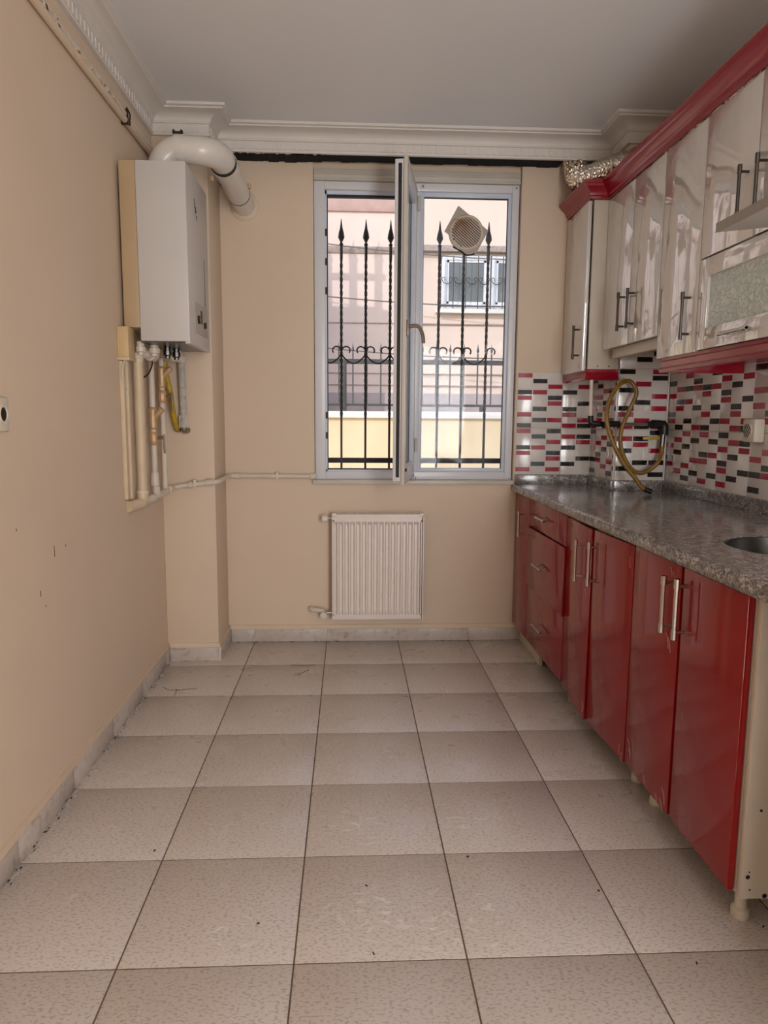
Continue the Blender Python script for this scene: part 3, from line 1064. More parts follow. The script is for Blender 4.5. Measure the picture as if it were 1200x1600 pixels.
# ------------------------------------------------------------------ radiator
rad = thing('radiator', (0.155, 3.81, 0.14), 'white panel radiator with vertical ribs below the window', 'radiator')
RX0, RX1, RZ0, RZ1 = -0.095, 0.405, 0.142, 0.730
n = 15
pts = []
px0, px1 = RX0 + 0.012, RX1 - 0.018
pitch = (px1 - px0) / n
yf = 3.768
for i in range(n):
    a = px0 + i * pitch
    pts += [(a, 0.017), (a + pitch * 0.34, 0.017), (a + pitch * 0.56, 0.0), (a + pitch * 0.80, 0.0), (a + pitch * 0.985, 0.017)]
pts.append((px1, 0.017))
m = MB()
zs = [RZ0 + 0.035, RZ0 + 0.055, RZ1 - 0.060, RZ1 - 0.040]
vv, ff = [], []
for zi, z in enumerate(zs):
    for (x, d) in pts:
        dd = d if 0 < zi < 3 else 0.0
        vv.append((x, yf + dd, z))
N = len(pts)
for zi in range(3):
    for i in range(N - 1):
        ff.append((zi * N + i, zi * N + i + 1, (zi + 1) * N + i + 1, (zi + 1) * N + i))
m.add(vv, ff)
m.box(px0 - 0.006, px1 + 0.006, yf, yf + 0.014, RZ0 + 0.008, RZ0 + 0.035).box(px0 - 0.006, px1 + 0.006, yf, yf + 0.014, RZ1 - 0.040, RZ1 - 0.012)
m.box(px0 - 0.006, px0, yf, yf + 0.014, RZ0 + 0.03, RZ1 - 0.03).box(px1, px1 + 0.006, yf, yf + 0.014, RZ0 + 0.03, RZ1 - 0.03)
m.build('front_panel', 'white_enamel', rad)
MB().box(RX0 + 0.01, RX1 - 0.01, 3.815, 3.828, RZ0 + 0.01, RZ1 - 0.012).build('back_panel', 'white_enamel', rad)
for x in (RX0, RX1 - 0.008):
    MB().box(x, x + 0.008, 3.772, 3.835, RZ0, RZ1 - 0.004).build('side_panel', 'white_enamel', rad, bevel=0.002)
tg = MB().box(RX0, RX1, 3.772, 3.778, RZ1 - 0.014, RZ1).box(RX0, RX1, 3.828, 3.834, RZ1 - 0.014, RZ1)
for i in range(32):
    x = RX0 + 0.012 + i * 0.0155
    tg.box(x, x + 0.006, 3.778, 3.828, RZ1 - 0.008, RZ1 - 0.002)
tg.build('top_grille', 'white_enamel', rad)
for x in (RX0 + 0.012, RX1 - 0.016):
    MB().box(x - 0.012, x + 0.012, 3.768, 3.79, RZ1 - 0.012, RZ1 + 0.006).build('corner_clip', 'white_enamel', rad, bevel=0.003)
for x in (0.02, 0.29):
    MB().box(x, x + 0.03, 3.826, 3.868, 0.35, 0.50).build('wall_bracket', 'white_enamel', rad)
MB().tube([(RX0, 3.80, 0.703), (RX0 - 0.022, 3.80, 0.703)], 0.008, 10).build('valve_stem', 'chrome', rad)
MB().lathe((RX0 - 0.018, 3.80, 0.703), (-1, 0, 0), [(0.009, 0), (0.019, 0.006), (0.021, 0.02), (0.018, 0.034), (0.008, 0.04)], 14).build('valve_knob', 'white_enamel', rad)
MB().tube([(RX0, 3.80, 0.180), (RX0 - 0.03, 3.80, 0.180)], 0.010, 10).build('valve_stem', 'chrome', rad)
vk = MB().lathe((RX0 - 0.042, 3.80, 0.172), (-0.2, -1, -0.1), [(0.012, -0.02), (0.016, -0.005), (0.019, 0.008), (0.019, 0.024), (0.013, 0.026), (0.012, 0.02)], 8).build('lockshield_valve', 'white_enamel', rad)
MB().tube(rounded([(RX0 - 0.042, 3.81, 0.182), (RX0 - 0.062, 3.815, 0.190), (RX0 - 0.118, 3.825, 0.192), (RX0 - 0.118, 3.872, 0.192)], 0.016), 0.013, 12).build('supply_pipe', 'pipe_white', rad)

# ------------------------------------------------------------------ boiler and its flue
BX0, BX1, BY0, BY1, BZ0, BZ1 = -0.922, -0.652, 3.00, 3.42, 1.542, 2.250
boi = thing('boiler', (-0.78, 3.21, BZ0), 'tall grey-white wall-hung gas boiler on the left wall beside the pillar', 'boiler')
m = MB().box(-0.852, BX1, BY0, BY1, BZ0 + 0.006, BZ1)
m.build('casing', 'boiler', boi, bevel=0.006)
MB().box(BX0 + 0.006, -0.852, BY0 + 0.002, BY1, BZ0 + 0.06, BZ1 - 0.001).build('rear_panel', 'boiler_yellow', boi, bevel=0.003)
MB().box(XL, BX0 + 0.006, BY0 + 0.06, BY1 - 0.03, BZ0 + 0.10, BZ1 - 0.04).build('wall_plate', 'gunmetal', boi)
MB().box(-0.850, BX1 - 0.008, BY0 + 0.006, BY1 - 0.006, BZ0 + 0.001, BZ0 + 0.012).build('bottom_tray', 'gunmetal', boi)
MB().box(BX1 - 0.020, BX1 + 0.001, BY0 + 0.004, BY1 - 0.002, BZ0 - 0.002, BZ0 + 0.008).build('bottom_lip', 'boiler', boi)
cp = MB().box(BX1, BX1 + 0.0025, 3.10, 3.36, BZ0 + 0.055, BZ0 + 0.185).build('control_panel', 'card', boi, bevel=0.001)
for y, z, r in ((3.16, BZ0 + 0.115, 0.018), (3.29, BZ0 + 0.105, 0.014)):
    MB().lathe((BX1 + 0.002, y, z), (1, 0, 0), [(r, 0), (r, 0.006), (r * 0.8, 0.010)], 14).build('knob', 'gunmetal', cp)
MB().box(BX1 + 0.002, BX1 + 0.004, 3.21, 3.245, BZ0 + 0.105, BZ0 + 0.16).build('display', 'black', cp)
MB().box(BX1, BX1 + 0.001, 3.325, 3.33, BZ0 + 0.19, BZ0 + 0.40).build('panel_seam', 'ink', boi)
# illegible dark maker's mark, a few slanting strokes
mk = MB()
for i, (z, y, h, w) in enumerate(((2.040, 3.145, 0.020, 0.010), (2.018, 3.150, 0.022, 0.016), (1.998, 3.152, 0.020, 0.034), (1.978, 3.160, 0.019, 0.036), (1.962, 3.158, 0.014, 0.014), (1.946, 3.175, 0.014, 0.026), (1.932, 3.185, 0.010, 0.016))):
    z = 2.150 - (2.06 - z) * 0.6
    mk.box(BX1, BX1 + 0.0008, y, y + w * 0.8, z, z + h * 0.6)
mk.build('maker_mark', 'ink', boi)
for x, y, r in ((-0.87, 3.06, 0.016), (-0.83, 3.12, 0.018), (-0.80, 3.22, 0.014), (-0.78, 3.30, 0.014), (-0.80, 3.38, 0.012)):
    MB().lathe((x, y, BZ0 + 0.01), (0, 0, -1), [(r, 0), (r, 0.02), (r * 1.3, 0.022), (r * 1.3, 0.042), (r * 0.8, 0.046), (r * 0.8, 0.055)], 10).build('pipe_union', 'gunmetal' if y > 3.2 else 'pipe_white', boi)

flue = thing('flue_pipe', (-0.79, 3.21, BZ1), 'white flue pipe bending from the boiler top into the back wall', 'flue pipe')
FR = 0.056
e1 = [(-0.80, 3.21, BZ1)] + arc((-0.71, 3.21, 2.275), (-1, 0, 0), (0, 0, 1), 0.09, 0, math.pi / 2, 10) + [(-0.705, 3.21, 2.365)]
el = MB().tube(e1, FR, 22).build('elbow', 'flue', flue)
MB().tube([(-0.735, 3.21, 2.365), (-0.695, 3.21, 2.365)], FR + 0.004, 22).build('clamp_band', 'flue', flue)
bolt = MB().box(-0.740, -0.700, 3.180, 3.192, 2.418, 2.427).box(-0.740, -0.732, 3.176, 3.196, 2.416, 2.432).box(-0.708, -0.700, 3.176, 3.196, 2.416, 2.432)
bolt.build('clamp_bolt', 'dirt', flue)
e2 = [(-0.70, 3.21, 2.365)] + arc((-0.655, 3.305, 2.362), (0, -1, 0), (1, 0, 0), 0.095, 0, math.pi / 2, 12) + [(-0.559, 3.335, 2.36)]
MB().tube(e2, [FR + 0.001] * len(e2), 22).build('elbow', 'flue', flue)
MB().tube([(-0.560, 3.325, 2.36), (-0.559, 3.350, 2.358)], FR + 0.003, 22).build('seal_ring', 'rubber', flue)
MB().tube([(-0.559, 3.350, 2.358), (-0.556, 3.40, 2.354)], FR + 0.005, 22).build('socket', 'flue', flue)
MB().tube([(-0.556, 3.395, 2.354), (-0.548, 3.70, 2.336)], FR, 22).build('straight_pipe', 'flue', flue)
MB().tube([(-0.548, 3.70, 2.336), (-0.5475, 3.706, 2.3355)], FR + 0.0012, 22).build('seam_ring', 'ink', flue)
MB().tube([(-0.5475, 3.706, 2.3355), (-0.543, 3.869, 2.326)], FR - 0.001, 22).build('wall_sleeve', 'flue', flue)
MB().lathe((-0.543, 3.869, 2.326), (0, -1, 0), [(FR + 0.02, 0), (FR + 0.012, 0.008), (FR - 0.004, 0.014)], 22).build('plaster_collar', 'wall', flue)
for p in ((-0.615, 3.37, 2.30), (-0.498, 3.71, 2.375)):
    MB().box(p[0] - 0.008, p[0] + 0.008, p[1] - 0.012, p[1] + 0.012, p[2] - 0.010, p[2] + 0.012).build('clamp_screw', 'brass', flue, bevel=0.002)
# stamped letter on the first elbow
tc = bpy.data.curves.new('letter', 'FONT')
tc.body = 'B'
tc.size = 0.022
tc.extrude = 0.0006
to = bpy.data.objects.new('letter_tmp', tc)
COL.objects.link(to)
bpy.context.view_layer.update()
lm = bpy.data.meshes.new_from_object(to)
bpy.data.objects.remove(to, do_unlink=True)
lm.materials.clear()
lm.materials.append(MT['ink'])
inst('stamped_letter', lm, (-0.772, 3.21 - FR + 0.005, 2.35), flue, (math.radians(78), 0, 0))

# electric box and wires by the boiler
jb = thing('junction_box', (-0.91, 3.03, 1.47), 'beige plastic junction box under the rear corner of the boiler', 'junction box')
MB().box(XL, -0.885, 2.945, 3.03, 1.475, 1.600).build('lid', 'beige_box', jb, bevel=0.004)
MB().box(XL, -0.882, 2.94, 3.035, 1.467, 1.477).build('base_rim', 'pipe_cream', jb, bevel=0.002)
wp = catmull([(-0.905, 2.96, 1.47), (-0.912, 2.945, 1.43), (-0.915, 2.955, 1.38), (-0.915, 2.985, 1.355), (-0.91, 3.02, 1.345)])
tag(MB().tube(wp, 0.004, 8).build('wire', 'cable_white'), 'white wire looping down from the beige junction box', 'wire')
wp = catmull([(-0.86, 3.20, 1.50), (-0.862, 3.19, 1.46), (-0.875, 3.16, 1.42), (-0.905, 3.13, 1.40)])
tag(MB().tube(wp, 0.0035, 8).build('wire', 'dirt'), 'dark wire curving under the boiler to the thick riser pipe', 'wire')

# ------------------------------------------------------------------ pipes under the boiler
ch = thing('cable_trunking', (-0.92, 2.98, 0.87), 'narrow cream cable trunking running down the left wall', 'cable trunking')
MB().box(XL, -0.913, 2.955, 2.985, 0.90, 1.465).build('channel', 'pipe_cream', ch, bevel=0.003)
MB().box(XL, -0.905, 2.990, 3.012, 0.90, 1.47).build('cover', 'pipe_cream', ch, bevel=0.002)
rp = thing('riser_pipe', (-0.89, 3.07, 0.86), 'thick cream riser pipe with an elbow at its foot on the left wall', 'pipe')
MB().tube([(-0.888, 3.075, 0.905), (-0.888, 3.075, 1.49)], 0.021, 16).build('pipe', 'pipe_cream', rp)
MB().tube(rounded([(-0.888, 3.075, 0.925), (-0.888, 3.073, 0.872), (-0.925, 2.985, 0.868)], 0.035), 0.0245, 16).build('elbow', 'pipe_cream', rp)
MB().lathe((-0.888, 3.075, 0.915), (0, 0, 1), [(0.0255, 0), (0.0265, 0.006), (0.0255, 0.012)], 16).build('collar', 'pipe_white', rp)
MB().tube(rounded([(-0.888, 3.075, 1.47), (-0.886, 3.08, 1.505), (-0.86, 3.16, 1.51)], 0.02), 0.022, 14).build('top_elbow', 'pipe_white', rp)
MB().lathe((-0.862, 3.15, 1.51), (0.1, 1, 0), [(0.024, 0), (0.030, 0.006), (0.030, 0.05), (0.024, 0.056)], 10).build('union_nut', 'pipe_white', rp)


def valved_riser(x, y, z0, z1, zf, zv, label, side):
    r = thing('riser_pipe', (x, y, z0), label, 'pipe')
    MB().tube([(x, y, z0), (x, y, z1)], 0.0125, 12).build('pipe', 'pipe_white', r)
    MB().lathe((x, y, zf - 0.05), (0, 0, 1), [(0.014, 0), (0.019, 0.008), (0.017, 0.03), (0.017, 0.08), (0.020, 0.09), (0.014, 0.10)], 10).build('strainer_body', 'brass', r)
    MB().tube([(x, y, zf), (x + side * 0.03, y - 0.005, zf + 0.028), (x + side * 0.045, y - 0.006, zf + 0.042)], [0.013, 0.014, 0.014], 8).build('strainer_cap', 'brass', r)
    MB().lathe((x, y, zv - 0.03), (0, 0, 1), [(0.014, 0), (0.018, 0.006), (0.020, 0.02), (0.020, 0.04), (0.018, 0.054), (0.014, 0.06)], 10).build('valve_body', 'brass', r)
    MB().tube([(x, y, zv), (x + side * 0.045, y - 0.004, zv + 0.004)], 0.008, 8).build('valve_stem', 'lever', r)
    MB().obox((x + side * 0.043, y - 0.012, zv + 0.018), (0.006, 0, 0), (0, 0.016, 0), (0.002, 0, -0.085)).build('lever', 'lever', r, bevel=0.001)
    return r


valved_riser(-0.882, 3.255, 0.90, 1.50, 1.235, 1.145, 'thin riser pipe with its strainer and valve lever lower than its neighbour', 1)
valved_riser(-0.875, 3.40, 0.90, 1.51, 1.425, 1.335, 'thin riser pipe with valve lever high behind the yellow hose', 1)
el_ = thing('pipe_fitting', (-0.88, 3.2, 0.86), 'painted elbow fittings joining the risers at the foot of the left wall', 'pipe fitting')
MB().tube(rounded([(-0.878, 3.255, 0.93), (-0.878, 3.262, 0.885), (-0.868, 3.40, 0.89)], 0.02), 0.017, 12).build('elbow', 'pipe_white', el_)
MB().lathe((-0.882, 3.255, 0.93), (0, 0, 1), [(0.017, 0), (0.019, 0.01), (0.017, 0.06)], 10).build('coupling', 'pipe_white', el_)
MB().tube([(-0.91, 3.10, 0.874), (-0.885, 3.24, 0.878)], 0.018, 12).build('sleeve', 'pipe_white', el_)
hz = thing('heating_pipe', (-0.6, 3.7, 0.9), 'white heating pipe running round the pillar to the window sill', 'pipe')
MB().tube(rounded([(-0.872, 3.40, 0.895), (-0.868, 3.525, 0.895), (-0.835, 3.540, 0.903), (PX + 0.022, 3.538, 0.925), (PX + 0.022, 3.60, 0.928), (PX + 0.022, 3.842, 0.930), (-0.60, 3.846, 0.930), (-0.195, 3.846, 0.928)], 0.03), 0.0125, 12).build('pipe', 'pipe_white', hz)
for p, d, L in (((-0.80, 3.541, 0.9075), (1, 0, 0.12), 0.02), ((PX - 0.045, 3.5385, 0.919), (1, 0, 0.12), 0.04), ((-0.62, 3.846, 0.930), (1, 0, 0), 0.03), ((-0.868, 3.43, 0.895), (0.03, 1, 0), 0.04)):
    MB().lathe(p, d, [(0.013, 0), (0.017, 0.003), (0.017, L), (0.013, L + 0.003)], 12).build('coupling', 'pipe_white', hz)
for x, y, n_ in ((-0.765, 3.54, 0), (-0.39, 3.846, 1)):
    MB().box(x - 0.008, x + 0.008, y - 0.016, y + 0.02, 0.895 if not n_ else 0.913, 0.936 if not n_ else 0.950).build('clip', 'pipe_white', hz, bevel=0.002)
MB().lathe((-0.215, 3.846, 0.928), (1, 0, 0), [(0.013, 0), (0.018, 0.004), (0.018, 0.030), (0.010, 0.036)], 12).build('end_elbow', 'pipe_white', hz)

gh = thing('gas_hose', (-0.83, 3.42, 1.18), 'yellow gas hose hanging from the boiler to the pillar', 'hose')
gp = catmull([(-0.868, 3.44, 1.50), (-0.865, 3.445, 1.44), (-0.850, 3.45, 1.36), (-0.847, 3.48, 1.27), (-0.844, 3.505, 1.21), (-0.841, 3.53, 1.182)])
MB().tube(gp, 0.0125, 12).build('tube', 'yellow_hose', gh)
MB().tube([(-0.842, 3.522, 1.184), (-0.841, 3.545, 1.180), (-0.840, 3.56, 1.18)], 0.014, 10).build('end_nut', 'lever', gh)
dh = thing('drain_hose', (-0.80, 3.5, 1.18), 'whitish corrugated pipe hanging below the boiler beside the yellow hose', 'hose')
pts, rr = [], []
for i in range(61):
    z = 1.505 - i * 0.0052
    pts.append((-0.806, 3.50 + 0.02 * (i / 60), z))
    rr.append(0.0155 + (0.0016 if i % 2 else 0) + (0.003 if i > 52 else 0))
MB().tube(pts, rr, 12).build('tube', 'grey_hose', dh)
MB().lathe((-0.806, 3.50, 1.50), (0, 0, 1), [(0.019, 0), (0.023, 0.004), (0.023, 0.03), (0.017, 0.034)], 12).build('top_collar', 'pipe_white', dh)
MB().tube(rounded([(-0.806, 3.518, 1.205), (-0.806, 3.522, 1.178), (-0.80, 3.56, 1.178)], 0.015), 0.017, 10).build('end_fitting', 'lever', dh)
for dx in (-0.016, 0.014):
    MB().tube([(-0.806 + dx, 3.507, 1.25), (-0.806 + dx * 1.2, 3.515, 1.19)], 0.004, 6).build('zip_tie', 'pipe_white', dh)
th_ = MB().lathe((-0.79, 3.33, BZ0 + 0.0), (0, 0, -1), [(0.026, 0.0), (0.030, 0.006), (0.030, 0.045), (0.022, 0.05)], 12).build('filter_cup', 'pipe_white', boi)

# pipes along the top of the left wall
tp = thing('wall_pipe', (-0.915, 1.5, 2.42), 'painted pipe running high along the left wall under the crown moulding', 'pipe')
MB().tube([(-0.915, YR + 0.01, 2.425), (-0.915, 3.10, 2.44), (-0.912, 3.52, 2.44)], 0.013, 10).build('pipe', 'wall', tp)
MB().tube([(-0.916, YR + 0.01, 2.452), (-0.916, 3.05, 2.463), (-0.914, 3.52, 2.466)], 0.011, 10).build('twin_pipe', 'pipe_white', tp)
cl = MB().box(XL, -0.901, 3.110, 3.118, 2.422, 2.480).build('clamp', 'dirt', tp)
MB().tube(catmull([(-0.90, 3.09, 2.478), (-0.893, 3.11, 2.46), (-0.897, 3.12, 2.44), (-0.90, 3.13, 2.424)]), 0.0035, 6).build('clamp_wire', 'dirt', tp)
pm = MB()
for i in range(120):
    y = random.uniform(1.2, 3.0)
    z = random.uniform(2.436, 2.456) + (y - 1.2) * 0.004
    s_ = random.uniform(0.003, 0.009)
    pm.box(-0.916, -0.9045, y, y + s_ * 3, z, z + s_)
pm.build('plaster_lumps', 'wall', tp)['kind'] = 'stuff'

# sockets
so_ = thing('wall_socket', (XL, 1.93, 1.2), 'white round-holed power socket on the left wall', 'socket')
MB().box(XL, XL + 0.010, 1.90, 1.985, 1.198, 1.290).build('plate', 'pipe_white', so_, bevel=0.006)
MB().lathe((XL + 0.010, 1.942, 1.244), (1, 0, 0), [(0.024, 0), (0.024, 0.006), (0.020, 0.006), (0.019, 0.001)], 20).build('ring', 'pipe_white', so_)
MB().lathe((XL + 0.011, 1.942, 1.244), (1, 0, 0), [(0.019, 0), (0.019, 0.0012)], 20).build('hole', 'hole', so_)
s2 = thing('wall_socket', (XR, 2.72, 1.16), 'beige surface-mounted socket with striped round face on the tiled wall', 'socket')
MB().box(XR - 0.050, XR - 0.006, 2.66, 2.745, 1.158, 1.250).build('housing', 'carcass', s2, bevel=0.008)
fc = MB().lathe((XR - 0.050, 2.703, 1.204), (-1, 0, 0), [(0.030, 0), (0.030, 0.003), (0.027, 0.004)], 24).build('round_face', 'carcass', s2)
for i in range(5):
    t = -0.02 + i * 0.010
    L = math.sqrt(0.026 ** 2 - t * t)
    a2 = math.radians(50)
    d1, d2 = Vector((0, math.cos(a2), math.sin(a2))), Vector((0, -math.sin(a2), math.cos(a2)))
    MB().obox(Vector((XR - 0.0548, 2.703, 1.204)) - d1 * L + d2 * (t - 0.002), d1 * (2 * L), d2 * 0.0042, Vector((0.0012, 0, 0))).build('slot', 'hole', fc)


# ------------------------------------------------------------------ kitchen: handles
def bar_handle(parent, p, u, n, L, mt='chrome', r=0.0055, off=0.030):
    """bar centred at p on the door face, along u, standing off along n"""
    p, u, n = map(Vector, (p, u, n))
    m = MB()
    a, b = p + n * off - u * L / 2, p + n * off + u * L / 2
    m.tube([a, b], r, 10)
    m.tube([a, a + u * L * 0.16], r * 1.28, 10).tube([b - u * L * 0.16, b], r * 1.28, 10)
    for t in (-0.38, 0.38):
        m.tube([p + u * L * t, p + u * L * t + n * off], r * 0.8, 8)
    return m.build('handle', mt, parent)


# ------------------------------------------------------------------ base cabinets
DX = 0.92
ZB0, ZB1 = 0.105, 0.840


def carcass(root, y0, y1, XR=XR):
    m = MB().box(DX + 0.02, XR - 0.02, y0 + 0.001, y0 + 0.019, 0.10, 0.845).box(DX + 0.02, XR - 0.02, y1 - 0.019, y1 - 0.001, 0.10, 0.845)
    m.box(DX + 0.02, XR - 0.02, y0 + 0.019, y1 - 0.019, 0.10, 0.118).box(XR - 0.04, XR - 0.022, y0 + 0.019, y1 - 0.019, 0.118, 0.845)
    m.box(DX + 0.02, DX + 0.10, y0 + 0.019, y1 - 0.019, 0.828, 0.845)
    return m.build('carcass', 'carcass', root)


def leg(root, x, y):
    l = MB().lathe((x, y, 0.0), (0, 0, 1), [(0.020, 0), (0.0225, 0.005), (0.0215, 0.024), (0.0145, 0.030), (0.0135, 0.10)], 14).build('leg', 'carcass', root)
    return l


def scratch(parent, pts, r=0.0007):
    MB().tube(pts, r, 4).build('scratch', 'scratch', parent)


def door(root, y0, y1, z0, z1, ajar=0.0, hinge='far', mt='red', x=DX, t=0.018):
    """door in the plane X = x; ajar (radians) swings the free edge into the room"""
    g = 0.002
    if ajar == 0:
        m = MB().box(x, x + t, y0 + g, y1 - g, z0, z1)
        fr = (Vector((x, y0, 0)), Vector((0, 1, 0)), Vector((-1, 0, 0)))
    else:
        if hinge == 'far':
            o = Vector((x, y1 - g, 0)); d = Vector((-math.sin(ajar), -math.cos(ajar), 0))
        else:
            o = Vector((x, y0 + g, 0)); d = Vector((-math.sin(ajar), math.cos(ajar), 0))
        n_ = Vector((-abs(d.y), -math.copysign(abs(d.x), -d.y) * -1, 0)) if False else Vector((-abs(d.y), d.x * math.copysign(1, d.y), 0))
        w = y1 - y0 - 2 * g
        m = MB().obox(o + UZ * z0, d * w, n_ * -t, UZ * (z1 - z0))
        fr = (o, d, n_)
    return m.build('door', mt, root, bevel=0.0025), fr


BG = 'red gloss base cabinets under the worktop'
u = thing('base_cabinet', (1.25, 3.70, 0), 'narrow red base cabinet with one door against the window wall', 'cabinet', BG)
carcass(u, 3.545, 3.86, KX + 0.005)
d_, f_ = door(u, 3.545, 3.86, ZB0, ZB1)
bar_handle(d_, (DX, 3.655, 0.695), (0, 0, 1), (-1, 0, 0), 0.135)
MB().box(0.965, 0.981, 3.546, 3.855, 0.0, 0.10).build('plinth', 'carcass', u)

u = thing('base_cabinet', (1.25, 3.23, 0), 'red base cabinet with three drawers next to the narrow door', 'cabinet', BG)
carcass(u, 2.925, 3.543)
MB().box(0.965, 0.981, 3.43, 3.5435, 0.0, 0.10).build('plinth', 'carcass', u)
leg(u, 1.0, 2.98)
for z0, z1, hz_ in ((0.705, ZB1, 0.775), (0.402, 0.700, 0.545), (ZB0, 0.397, 0.245)):
    xo = 0.008 if 0.4 < z0 < 0.6 else 0.0
    m = MB().box(DX - xo, DX + 0.018 - xo, 2.927, 3.541, z0, z1)
    d_ = m.build('drawer_front', 'red', u, bevel=0.0025)
    bar_handle(d_, (DX - xo, 3.26, hz_), (0, 1, 0), (-1, 0, 0), 0.15, r=0.005, off=0.026)
    MB().box(DX + 0.02, 1.45, 2.95, 3.52, z0 + 0.02, z1 - 0.03).build('drawer_box', 'carcass', u)
    if z0 > 0.7:
        scratch(d_, catmull([(DX - 0.0003, 3.50, 0.835), (DX - 0.0003, 3.44, 0.820), (DX - 0.0003, 3.38, 0.826)]))
        scratch(d_, catmull([(DX - 0.0003, 3.06, 0.838), (DX - 0.0003, 3.04, 0.79), (DX - 0.0003, 3.055, 0.75), (DX - 0.0003, 3.045, 0.712)]), 0.0012)
        scratch(d_, catmull([(DX - 0.0003, 3.03, 0.83), (DX - 0.0003, 2.98, 0.824), (DX - 0.0003, 2.94, 0.828)]))

u = thing('base_cabinet', (1.25, 2.56, 0), 'red base cabinet whose two doors stand slightly ajar', 'cabinet', BG)
carcass(u, 2.205, 2.92)
d_, (o_, dd, n_) = door(u, 2.565, 2.92, ZB0 - 0.012, ZB1 - 0.004, math.radians(3.0), 'far')
bar_handle(d_, o_ + dd * 0.255 + UZ * 0.700, (0, 0, 1), n_, 0.165)
for a, b in ((0.325, 0.80), (0.30, 0.60), (0.335, 0.16)):
    q = o_ + n_ * 0.0003
    scratch(d_, catmull([q + dd * a + UZ * b, q + dd * (a + 0.012) + UZ * (b - 0.02), q + dd * (a - 0.006) + UZ * (b - 0.045)]))
d_, (o_, dd, n_) = door(u, 2.207, 2.545, ZB0 - 0.006, ZB1 - 0.002, math.radians(2.6), 'near')
bar_handle(d_, o_ + dd * 0.305 + UZ * 0.715, (0, 0, 1), n_, 0.165)
for a, b in ((0.27, 0.81), (0.02, 0.80), (0.03, 0.15), (0.01, 0.13)):
    q = o_ + n_ * 0.0003
    scratch(d_, catmull([q + dd * a + UZ * b, q + dd * (a + 0.008) + UZ * (b - 0.015), q + dd * (a + 0.003) + UZ * (b - 0.04)]))
leg(u, 1.0, 2.86); leg(u, 1.0, 2.27)

u = thing('base_cabinet', (1.25, 1.88, 0), 'red base cabinet with two doors and a bare white end panel', 'cabinet', BG)
carcass(u, 1.545, 2.203)
d_, f_ = door(u, 1.880, 2.203, ZB0, ZB1)
bar_handle(d_, (DX, 1.922, 0.722), (0, 0, 1), (-1, 0, 0), 0.165, r=0.0065)
for y, z in ((1.95, 0.825), (1.93, 0.815), (1.955, 0.63), (1.94, 0.62), (2.18, 0.20), (2.17, 0.17), (2.05, 0.14), (1.93, 0.13), (1.92, 0.17), (1.96, 0.125)):
    l = random.uniform(0.02, 0.05)
    scratch(d_, catmull([(DX - 0.0003, y, z), (DX - 0.0003, y - l * 0.35, z - l * 0.4), (DX - 0.0003, y - l * 0.5, z - l)]), 0.0008)
d_, f_ = door(u, 1.548, 1.868, ZB0, ZB1)
bar_handle(d_, (DX, 1.842, 0.728), (0, 0, 1), (-1, 0, 0), 0.17, r=0.0065)
ep = MB().box(DX + 0.020, XR - 0.02, 1.525, 1.544, 0.098, 0.846).build('end_panel', 'carcass', u, bevel=0.001)
for x, z, r in ((0.975, 0.325, 0.0035), (0.955, 0.155, 0.0055), (0.958, 0.168, 0.002), (0.962, 0.122, 0.0025), (0.995, 0.79, 0.004), (0.985, 0.735, 0.008), (0.983, 0.722, 0.003), (0.986, 0.748, 0.0025), (1.03, 0.52, 0.004), (1.00, 0.105, 0.006)):
    MB().lathe((x, 1.526, z), (0, -1, 0), [(r, 0), (r, 0.0015)], 10).build('screw_hole', 'hole', ep)
leg(u, 0.985, 1.595); leg(u, 1.0, 2.12); leg(u, 1.5, 1.60)

u = thing('base_cabinet', (1.25, 0.7, 0), 'added unseen red base cabinet shading the end panel across the appliance gap', 'cabinet', BG)
carcass(u, 0.40, 0.92)  # cabinet added out of view to keep rear light off the end panel
d_, f_ = door(u, 0.40, 0.92, ZB0, ZB1)
bar_handle(d_, (DX, 0.86, 0.722), (0, 0, 1), (-1, 0, 0), 0.17, r=0.0065)
leg(u, 1.0, 0.46); leg(u, 1.0, 0.87)

# ------------------------------------------------------------------ worktop, upstand and sink
WT0, WT1, WF = 0.850, 0.890, 0.905
SC, SR = Vector((1.275, 1.90)), 0.205
wt = thing('worktop', (1.25, 2.4, WT0), 'speckled grey granite worktop over the red cabinets', 'worktop')
m = MB()
m.box(WF, KX, KY, YB - 0.001, WT0, WT1).box(WF, XR - 0.001, 2.25, KY, WT0, WT1).box(WF, XR - 0.001, 0.38, 1.55, WT0, WT1)
x0, x1, y0, y1 = WF, XR - 0.001, 1.55, 2.25
N = 48
ring, outer = [], []
for k in range(N):
    w = 2 * math.pi * k / N
    c_, s_ = math.cos(w), math.sin(w)
    ring.append((SC.x + SR * c_, SC.y + SR * s_))
    ts = []
    if c_ > 1e-9: ts.append((x1 - SC.x) / c_)
    if c_ < -1e-9: ts.append((x0 - SC.x) / c_)
    if s_ > 1e-9: ts.append((y1 - SC.y) / s_)
    if s_ < -1e-9: ts.append((y0 - SC.y) / s_)
    t = min(ts)
    outer.append((SC.x + t * c_, SC.y + t * s_))
for cx, cy in ((x0, y0), (x0, y1), (x1, y0), (x1, y1)):
    k = min(range(N), key=lambda i: (outer[i][0] - cx) ** 2 + (outer[i][1] - cy) ** 2)
    outer[k] = (cx, cy)
vv = [(p[0], p[1], z) for z in (WT0, WT1) for lst in (ring, outer) for p in lst]
ff = []
for k in range(N):
    k2 = (k + 1) % N
    ff.append((2 * N + k, 2 * N + k2, 3 * N + k2, 3 * N + k))
    ff.append((k, N + k, N + k2, k2))
    ff.append((k, k2, 2 * N + k2, 2 * N + k))
    ff.append((N + k, 3 * N + k, 3 * N + k2, N + k2))
m.add(vv, ff)
m.build('slab', 'granite', wt, smooth=False)
nz = MB()
